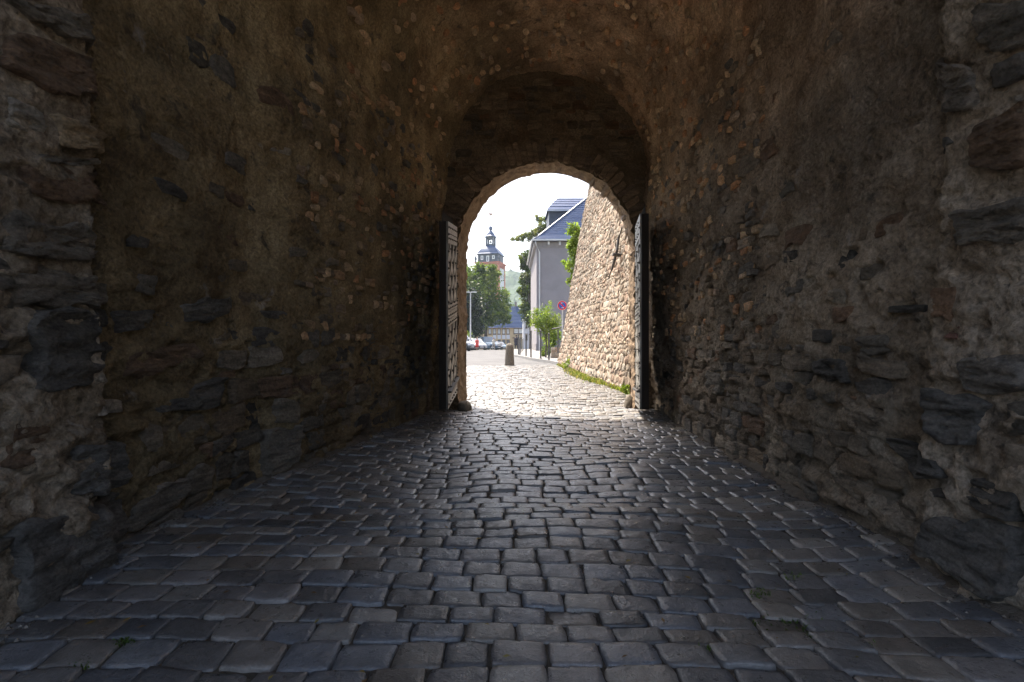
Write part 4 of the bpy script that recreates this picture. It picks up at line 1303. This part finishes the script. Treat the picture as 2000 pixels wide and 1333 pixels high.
for a in range(4):
    t = a * math.pi / 2 + math.pi / 4
    lan.box(1.5 * sq2 * math.cos(t) - .32, 1.5 * sq2 * math.cos(t) + .32, 1.5 * sq2 * math.sin(t) - .32, 1.5 * sq2 * math.sin(t) + .32, zl0 - .4, zl1)
lan.box(-1.42, 1.42, -1.42, 1.42, zl0 - .4, zl0 + .5).box(-1.42, 1.42, -1.42, 1.42, zl0 + 2.6, zl1 - .01)
lan.build('lantern', M['slate_wall'], CH, local=True)
MB().lathe([(.1, .0), (.2, -.1), (.4, -.8), (.62, -1.1)][::-1], (0, 0, zl0 + 2.2), 12).build('bell', M['iron_dark'], CH, local=True)
MB().lathe([(1.95 * sq2, zl1), (1.9 * sq2, zl1 + .2), (1.35 * sq2, zl1 + .8), (1.15 * sq2, zl1 + 1.5), (.7 * sq2, zl1 + 2.3), (.38, zl1 + 3.0), (.34, zl1 + 3.6)], n=8, rot=math.pi / 8).build('lantern_cap', M['slate'], CH, local=True)
zb_ = tz(441.5)
MB().lathe([(.3, -.9), (.7, -.6), (.88, 0), (.7, .6), (.15, .9)], (0, 0, zb_), 14).build('ball', M['slate'], CH, local=True)
zc_ = tz(413)
MB().tube([(0, 0, zb_ + .8), (0, 0, zc_ + 2.6)], [.17, .13], 8).build('rod', M['gold'], CH, local=True)
cr = MB()
cr.lathe([(.62, -.45), (.68, -.05), (.6, -.04), (.55, -.45)], (0, 0, zc_), 14)
for a in range(7):
    t = a * 2 * math.pi / 7
    cr.tube([(.62 * math.cos(t), .62 * math.sin(t), zc_ - .1), (1.0 * math.cos(t), 1.0 * math.sin(t), zc_ + .55)], [.12, .17], 6)
    cr.tube([(.05 * math.cos(t), .05 * math.sin(t), zc_ - .3), (.6 * math.cos(t), .6 * math.sin(t), zc_ - .3)], [.06, .06], 5)
cr.build('crown', M['gold'], CH, local=True)
MB().tube([(-.35, 0, zc_ + 2.6), (.35, 0, zc_ + 2.6)], .09, 6).build('finial', M['gold'], CH, local=True)
for sxx in (-1, 1):
    pn = MB()
    pn.lathe([(.55, 0), (.55, .3), (.2, .5), (.62, 1.3), (.45, 2.0), (.12, 2.7), (.02, 3.0)], (sxx * (hw + .1), -hw - .1, zt + .45), 10)
    pn.build('pinnacle', M['slate_wall'], CH, local=True)

# ------------------------------------------------------------------ trees
MG = [(0.075, 0.115, 0.022), (0.11, 0.15, 0.03), (0.055, 0.085, 0.018), (0.14, 0.17, 0.04)]
DG = [(0.022, 0.032, 0.026), (0.03, 0.042, 0.03), (0.016, 0.022, 0.02), (0.045, 0.06, 0.035)]
x, y, _ = at(948, 680, 92)
tree('lime_tree', 'large mid green tree in front of the church tower', (x, y, -.4),
     blobs_px([(930, 545, 22), (955, 550, 22), (970, 580, 22), (940, 580, 28), (975, 615, 22), (955, 608, 24), (985, 618, 10), (930, 620, 26), (962, 535, 16), (940, 528, 13), (985, 595, 14), (895, 560, 26), (890, 610, 30), (962, 625, 10), (915, 540, 18)], 92, 2.5),
     17000, 0.24, MG, trunk=.35, clump=.2)
x, y, _ = at(912, 680, 76)
tree('copper_beech', 'dark blue-green tree left of the lime tree behind parked cars', (x, y, 0),
     blobs_px([(920, 585, 22), (905, 600, 28), (925, 620, 22), (908, 640, 26), (930, 645, 16), (885, 620, 30), (935, 605, 12), (915, 570, 14)], 76, 1.5),
     9000, 0.2, DG, trunk=.3, clump=.2)
x, y, _ = at(911, 660, 64)
tree('garden_shrub', 'yellow-green shrub under the dark tree behind the street lamp', (x, y, .05),
     blobs_px([(908, 648, 10), (900, 652, 12), (916, 656, 6)], 66, .5), 1500, 0.1, LG, cat='shrub', trunk=.05)
x, y, _ = at(1036, 660, 78)
tree('slender_tree', 'tall dark green tree behind the left corner of the grey house', (x, y, -.2),
     blobs_px([(1032, 505, 16), (1040, 530, 20), (1028, 550, 16), (1034, 580, 18), (1030, 605, 15), (1024, 520, 10), (1048, 560, 20), (1045, 500, 14), (1040, 620, 16), (1020, 570, 9)], 78, 1.5),
     9500, 0.2, [(0.05, 0.075, 0.018), (0.075, 0.105, 0.025), (0.1, 0.12, 0.035), (0.035, 0.05, 0.014)], trunk=.22, clump=.2)
x, y, _ = at(1075, 640, 68)
tree('ash_tree', 'pale feathery tree reaching out beside the slate roof', (x, y, 0),
     blobs_px([(1062, 435, 11), (1052, 428, 7), (1056, 447, 9), (1045, 460, 10), (1030, 462, 9), (1017, 465, 8), (1004, 469, 7), (1066, 458, 16), (1080, 470, 20), (1045, 455, 9)], 68, .8),
     9500, 0.11, [(0.13, 0.14, 0.05), (0.1, 0.12, 0.035), (0.17, 0.17, 0.07)], trunk=.25, clump=.22)

# ------------------------------------------------------------------ street lamp
lx, ly = (919 - 1000) / FPX * 60, 60
SL = empty('street_lamp', (lx, ly, .1), 'slim grey street lamp with two short arms in front of dark tree', 'street lamp')
zl = at(0, 571, 60)[2]
MB().tube([(lx, ly, 0), (lx, ly, 1.2), (lx, ly, zl)], [.11, .09, .06], 10).build('pole', M['zinc'], SL)
for sxx in (-1, 1):
    MB().tube([(lx, ly, zl - .05), (lx + sxx * .25, ly, zl)], .035, 6).build('arm', M['zinc'], SL)
    MB().box(lx + sxx * .4 - .3, lx + sxx * .4 + .3, ly - .13, ly + .13, zl - .06, zl + .07).build('lamp_head', M['zinc'], SL)

# ------------------------------------------------------------------ parked cars
def car(label, px, D, heading, pt, height=1.48, width=1.78, length=4.3, boxy=0.0):
    x = (px - 1000) / FPX * D
    root = empty('parked_car', (x, D, float(road_z(D))), label, 'car', 'cars parked along the street', rz=heading)
    hw_ = width / 2; L = length / 2; bz_ = .62 * height
    st = [(-L, .45, bz_ * .8, .86), (-L + .08, .28, bz_ * .97, .95), (-L + .6, .22, bz_ * 1.02, 1.0), (0, .2, bz_, 1.0), (L * .5, .2, bz_ * .98, 1.0), (L - .5, .22, bz_ * .86, .97), (L - .08, .26, bz_ * .76, .88), (L, .38, bz_ * .6, .74)]
    V = []
    for (xx, z0, z1, w) in st:
        w *= hw_
        V += [(xx, -w * .9, z0), (xx, -w, z0 + .15), (xx, -w, z1 - .1), (xx, -w * .88, z1), (xx, w * .88, z1), (xx, w, z1 - .1), (xx, w, z0 + .15), (xx, w * .9, z0)]
    F = [[i * 8 + k, i * 8 + (k + 1) % 8, (i + 1) * 8 + (k + 1) % 8, (i + 1) * 8 + k] for i in range(len(st) - 1) for k in range(8)] + [list(range(8))[::-1], [(len(st) - 1) * 8 + k for k in range(8)]]
    body = add('body', V, F, pt, root, local=True)
    zb_, zt_ = bz_ - .03, height
    fr0, fr1 = L * .47, L * (.12 + .1 * boxy)
    bk0, bk1 = -L + (.35 if boxy else .5), -L + (.5 if boxy else 1.0)
    wb, wt = hw_ * .86, hw_ * .68
    cab = [(bk0, -wb, zb_), (fr0, -wb, zb_), (fr0, wb, zb_), (bk0, wb, zb_), (bk1, -wt, zt_ - .04), (fr1, -wt, zt_ - .04), (fr1, wt, zt_ - .04), (bk1, wt, zt_ - .04)]
    MB().hexa(cab).build('cabin', pt, root, local=True)
    MB().hexa([(bk1 - .02, -wt - .01, zt_ - .035), (fr1 + .02, -wt - .01, zt_ - .035), (fr1 + .02, wt + .01, zt_ - .035), (bk1 - .02, wt + .01, zt_ - .035), (bk1 + .1, -wt * .9, zt_), (fr1 - .1, -wt * .9, zt_), (fr1 - .1, wt * .9, zt_), (bk1 + .1, wt * .9, zt_)]).build('roof', pt, root, local=True)
    def quad(name, a, b, c, d, off, mat):
        P = [Vector(p) for p in (a, b, c, d)]
        cc = sum(P, Vector()) / 4
        P = [cc + (p - cc) * .86 + Vector(off) for p in P]
        Q = [p - Vector(off) * 1.2 for p in P]
        add(name, [tuple(p) for p in P + Q], [[0, 1, 2, 3], [7, 6, 5, 4], [0, 4, 5, 1], [1, 5, 6, 2], [2, 6, 7, 3], [3, 7, 4, 0]], mat, root, local=True)
    quad('windscreen', cab[1], cab[2], cab[6], cab[5], (.025, 0, .01), M['car_glass'])
    quad('rear_window', cab[3], cab[0], cab[4], cab[7], (-.025, 0, .01), M['car_glass'])
    quad('side_window', cab[0], cab[1], cab[5], cab[4], (0, -.025, .008), M['car_glass'])
    quad('side_window', cab[2], cab[3], cab[7], cab[6], (0, .025, .008), M['car_glass'])
    for wx in (-L * .62, L * .62):
        for wy in (-1, 1):
            mb = MB(); n = 18; r = .32
            V = [(wx + rr * math.cos(t), wy * yy, .32 + rr * math.sin(t)) for (rr, yy) in ((.2, hw_ - .2), (r, hw_ - .2), (r, hw_ + .01), (.2, hw_ + .012)) for t in np.linspace(0, 2 * math.pi, n, endpoint=False)]
            F = [[i * n + q, i * n + (q + 1) % n, (i + 1) * n + (q + 1) % n, (i + 1) * n + q] for i in range(3) for q in range(n)]
            w_ = add('wheel', V, F, M['tyre'], root, local=True)
            V = [(wx + .2 * math.cos(t), wy * yy, .32 + .2 * math.sin(t)) for yy in (hw_ - .1, hw_ + .008) for t in np.linspace(0, 2 * math.pi, n, endpoint=False)]
            add('rim', V, [list(range(n)), list(range(n, 2 * n))] + [[q, n + q, n + (q + 1) % n, (q + 1) % n] for q in range(n)], M['chrome'], w_, local=True)
    for wy in (-1, 1):
        MB().box(L - .2, L + .005, wy * hw_ * .62 - .17, wy * hw_ * .62 + .17, bz_ * .56, bz_ * .74).build('headlight', M['lamp_glass'], root, local=True)
        MB().box(fr0 - .35, fr0 - .2, wy * (hw_ + .08) - .09, wy * (hw_ + .08) + .09, bz_ - .02, bz_ + .14).build('mirror', pt, root, local=True)
    MB().box(L - .1, L + .012, -.4, .4, bz_ * .34, bz_ * .56).build('grille', M['tyre'], root, local=True)
    MB().box(L - .1, L + .02, -.26, .26, .36, .36 + .11).build('number_plate', M['white'], root, local=True)
    return root
M['car_glass'] = plain('car_glass', (0.10, 0.12, 0.14), 0.06, spec=1.0)
PT = dict(grey=paint('dark_grey_car_paint', (.09, .095, .1)), silver=paint('silver_car_paint', (.42, .43, .45)), white=paint('white_car_paint', (.65, .62, .62)),
          blue=paint('blue_grey_car_paint', (.1, .16, .22)), lblue=paint('light_blue_car_paint', (.35, .48, .56)), black=paint('black_car_paint', (.035, .037, .04)))
HD = R(-90 + 25)
car('dark grey tall car, nearest of the parked row beside the left jamb', 892, 52, HD, PT['grey'], 1.66, 1.82, 4.4, 1)
car('grey-silver tall car, second of the parked row', 900, 56.5, HD, PT['silver'], 1.66, 1.82, 4.4, 1)
car('white car parked behind the person in red', 910, 61.5, HD, PT['white'], 1.5)
car('silver car with pale windscreen parked right of the person in red', 929, 66.5, HD, PT['silver'], 1.5)
car('boxy dark blue van-like car in the parked row', 950.5, 73, HD, PT['blue'], 1.9, 1.85, 4.5, 1)
car('small dark car parked right of the blue van', 964, 83, HD, PT['black'], 1.45)
car('light blue small car, farthest of the row beside the stone bollard', 975, 92, HD, PT['lblue'], 1.42)

# ------------------------------------------------------------------ people
def person(label, px, D, h, facing, top, legs, coat=None, skirt=None, hairlong=False, stride=0.12, bare=False, zoff=0.0):
    x = (px - 1000) / FPX * D
    root = empty('person', (x, D, float(road_z(D)) + zoff), label, 'person', rz=facing)
    s = h / 1.75
    J = dict(pel=(0, 0, .95), ch=(0, 0, 1.25), nk=(0, 0, 1.46), hd0=(0, -.01, 1.56), hd=(0, -.02, 1.66), top=(0, -.01, 1.73),
             sl=(-.18, 0, 1.42), el=(-.24, .03, 1.13), wl=(-.23, -.08, .90), hl=(-.22, -.12, .81), sr=(.18, 0, 1.42), er=(.24, .05, 1.13), wr=(.23, .0, .88), hr=(.22, -.03, .79),
             pl=(-.10, 0, .90), kl=(-.10, -stride, .50), al=(-.10, -stride * .8, .08), tl=(-.10, -stride * .8 - .16, .035),
             pr=(.10, 0, .90), kr=(.10, stride * .3, .50), ar=(.10, stride * 1.4, .09), tr=(.10, stride * 1.4 - .15, .035))
    RD = dict(pel=(.15, .11), ch=(.16, .11), nk=(.055, .06), hd0=(.065, .08), hd=(.08, .10), top=(.05, .06), sl=(.065, .065), el=(.045, .045), wl=(.032, .032), hl=(.035, .02),
              sr=(.065, .065), er=(.045, .045), wr=(.032, .032), hr=(.035, .02), pl=(.09, .09), kl=(.06, .06), al=(.042, .042), tl=(.04, .03), pr=(.09, .09), kr=(.06, .06), ar=(.042, .042), tr=(.04, .03))
    names = list(J)
    E = [('pel', 'ch'), ('ch', 'nk'), ('nk', 'hd0'), ('hd0', 'hd'), ('hd', 'top'), ('ch', 'sl'), ('sl', 'el'), ('el', 'wl'), ('wl', 'hl'), ('ch', 'sr'), ('sr', 'er'), ('er', 'wr'), ('wr', 'hr'),
         ('pel', 'pl'), ('pl', 'kl'), ('kl', 'al'), ('al', 'tl'), ('pel', 'pr'), ('pr', 'kr'), ('kr', 'ar'), ('ar', 'tr')]
    me = bpy.data.meshes.new('skeleton')
    me.from_pydata([tuple(np.array(J[n]) * s) for n in names], [(names.index(a), names.index(b)) for a, b in E], [])
    tmp = bpy.data.objects.new('skeleton', me); COL.objects.link(tmp)
    sk = tmp.modifiers.new('skin', 'SKIN')
    ss_ = tmp.modifiers.new('sub', 'SUBSURF'); ss_.levels = 1
    for i, n in enumerate(names):
        v = me.skin_vertices[0].data[i]
        v.radius = (RD[n][0] * s, RD[n][1] * s); v.use_root = (n == 'pel')
    dg = bpy.context.evaluated_depsgraph_get()
    bm_ = bpy.data.meshes.new_from_object(tmp.evaluated_get(dg))
    bpy.data.objects.remove(tmp)
    bm_.materials.clear()
    for m_ in (M['skin'], top, legs, M['tyre']): bm_.materials.append(m_)
    for p in bm_.polygons:
        z = p.center.z / s; xx = abs(p.center.x) / s
        if z > 1.49 or (z < .86 and xx > .18): p.material_index = 0
        elif z > .93 or xx > .19: p.material_index = 1
        elif z < .08: p.material_index = 3
        else: p.material_index = 0 if (bare and z < .55) else 2
        p.use_smooth = True
    b = bpy.data.objects.new('body', bm_); COL.objects.link(b); b.parent = root
    hl = [(.02, 1.775), (.07, 1.755), (.095, 1.70), (.10, 1.63)] + ([(.105, 1.5), (.11, 1.38)] if hairlong else [(.085, 1.58)])
    MB().lathe([(r * s, z * s) for r, z in hl][::-1], (0, .028, 0), 14).build('hair', M['hair'], root, local=True, smooth=True)
    if coat: MB().lathe([(r * s, z * s) for r, z in [(.24, .55), (.215, .9), (.19, 1.1), (.205, 1.32), (.17, 1.44), (.07, 1.49)]], (0, 0, 0), 16).build('coat', coat, root, local=True, smooth=True)
    if skirt: MB().lathe([(r * s, z * s) for r, z in [(.27, .42), (.23, .7), (.18, .98), (.155, 1.08)]], (0, 0, 0), 16).build('skirt', skirt, root, local=True, smooth=True)
    return root
cl = lambda n, c: plain(n, c, .85)
person('person in bright red clothing walking beside the parked cars', 931.8, 58.0, 1.42, R(20), cl('red_top', (.6, .07, .05)), cl('red_trousers', (.55, .05, .04)), skirt=cl('red_dress', (.62, .06, .045)), bare=True)
person('person in a long dark coat walking beyond the steel posts', 1008.5, 60.0, 1.78, R(160), cl('dark_top', (.03, .03, .04)), cl('dark_trousers', (.025, .025, .03)), coat=cl('dark_coat', (.03, .028, .04)), hairlong=False)
person('person in pale top and rust skirt by the white house', 1041.5, 58.0, 1.62, R(10), cl('pale_top', (.5, .47, .45)), cl('brown_trousers', (.2, .1, .06)), skirt=cl('rust_skirt', (.42, .13, .05)), hairlong=True, zoff=.125)
person('person in light clothing standing by the blue van', 964, 68.5, 1.65, R(-30), cl('cream_top', (.55, .5, .42)), cl('beige_trousers', (.4, .36, .3)))

# ------------------------------------------------------------------ small things on the cobbles
V, F, T = [], [], []
for k in range(70):
    y = random.uniform(1.65, 4.5); x = random.uniform(-0.95, 0.9) * min(y, 2.15)
    z = float(ground_z(np.array([x]), np.array([y]))[0]) + 0.016
    a = random.uniform(0, 6.28); l = random.uniform(.008, .02); w = l * random.uniform(.35, .6)
    n = len(V); ca, sa = math.cos(a), math.sin(a)
    V += [(x - ca * l, y - sa * l, z), (x - sa * w, y + ca * w, z + .004), (x + ca * l, y + sa * l, z + random.uniform(0, .006)), (x + sa * w, y - ca * w, z + .003)]
    F.append([n, n + 1, n + 2, n + 3]); T += [np.array(random.choice([(.3, .2, .06), (.24, .13, .05), (.32, .26, .1), (.14, .08, .04)]))] * 4
add('leaf_litter', V, F, M['leaf'], label='small dry yellow and brown leaves scattered on the cobbles', cat='leaves', kind='stuff', tint=np.array(T))
def joint_spot():
    px, py, r = random.choice([(1545, 1195, 22), (1590, 1215, 25), (1600, 1240, 16), (1655, 1290, 18), (1485, 1150, 12), (1460, 1210, 25), (1400, 1265, 12), (240, 1255, 12), (150, 1300, 10), (1550, 1120, 10), (1700, 1260, 8)])
    px += random.gauss(0, r); py += random.gauss(0, r * .35)
    D = CAMZ * FPX / (py - 666.5)
    x = (px - 1000) / FPX * D
    return x, D, float(ground_z(np.array([x]), np.array([D]))[0]) - 0.012
V, F, T = blades(700, joint_spot, (0.008, 0.02), [(0.09, 0.15, 0.03), (0.12, 0.17, 0.04), (0.07, 0.11, 0.03)], 1.2, .004)
add('joint_moss', V, F, M['leaf'], label='little green weeds growing in the cobble joints', cat='moss', kind='stuff', tint=T)
mb = MB()
for k in range(900):
    sd = random.choice((-1, 1)); y = 1.7 + 6.6 * random.random() ** 1.3
    x = float(ip(y, XLB if sd < 0 else XRB)) - sd * abs(random.gauss(0, .09)) - sd * .02
    z = float(ground_z(np.array([x]), np.array([y]))[0]) + .004
    r = random.uniform(.004, .014)
    mb.geo(np.array([(r, 0, 0), (0, r, 0), (-r, 0, 0), (0, -r, 0), (0, 0, r * .8)]) * np.array([random.uniform(.7, 1.3), random.uniform(.7, 1.3), 1]) + np.array([x, y, z]), [[0, 1, 4], [1, 2, 4], [2, 3, 4], [3, 0, 4]], np.array(random.choice([(.16, .14, .12), (.1, .09, .08), (.25, .23, .2), (.07, .06, .05)])))
mb.build('grit', M['sun_stone'], label='loose grit along the foot of the passage walls', cat='grit', kind='stuff')

mb = MB()
for sd in (-1, 1):
    ys = np.linspace(1.5, 8.4, 420); ts = np.linspace(0, 1, 9)
    Y, T = np.meshgrid(ys, ts, indexing='ij'); Y, T = Y.ravel(), T.ravel()
    X0 = ip(Y, XLB if sd < 0 else XRB) + sd * 0.06
    wd = 0.17 + 0.09 * fbm(np.stack([0 * Y + sd, Y * 2.2, 0 * Y], -1), 4)
    X = X0 - sd * wd * T
    Z = ground_z(X, Y) + 0.045 * (1 - T) ** 1.5 - 0.016 * T + 0.012 * fbm(np.stack([X * 16, Y * 16, 0 * X], -1), 3)
    mb.geo(np.stack([X, Y, Z], -1), gridF(420, 9, sd > 0), (1, 1, 1))
M['dirt'] = material('trodden_dirt', [(0.3, (0.09, 0.075, 0.058)), (0.7, (0.19, 0.165, 0.135))], scale=10, detail=7, rough=0.95, bumps=[(60, 5, 0.012, None)], spec=0.1)
mb.build('edge_dirt', M['dirt'], label='dry dirt gathered along the foot of the passage walls', cat='dirt', kind='stuff', smooth=True)

# ------------------------------------------------------------------ haze
hz = bpy.data.materials.new('haze')
hz.use_nodes = True
nt = hz.node_tree
nt.nodes.remove(nt.nodes['Principled BSDF'])
pv = nt.nodes.new('ShaderNodeVolumePrincipled')
pv.inputs['Color'].default_value = (0.72, 0.85, 1.0, 1)
pv.inputs['Density'].default_value = 0.0003
nt.links.new(pv.outputs[0], nt.nodes['Material Output'].inputs['Volume'])
MB().box(-1600, 1600, -450, 2600, -12, 150).build('haze', hz, kind='stuff', label='pale summer haze over the valley', cat='haze')
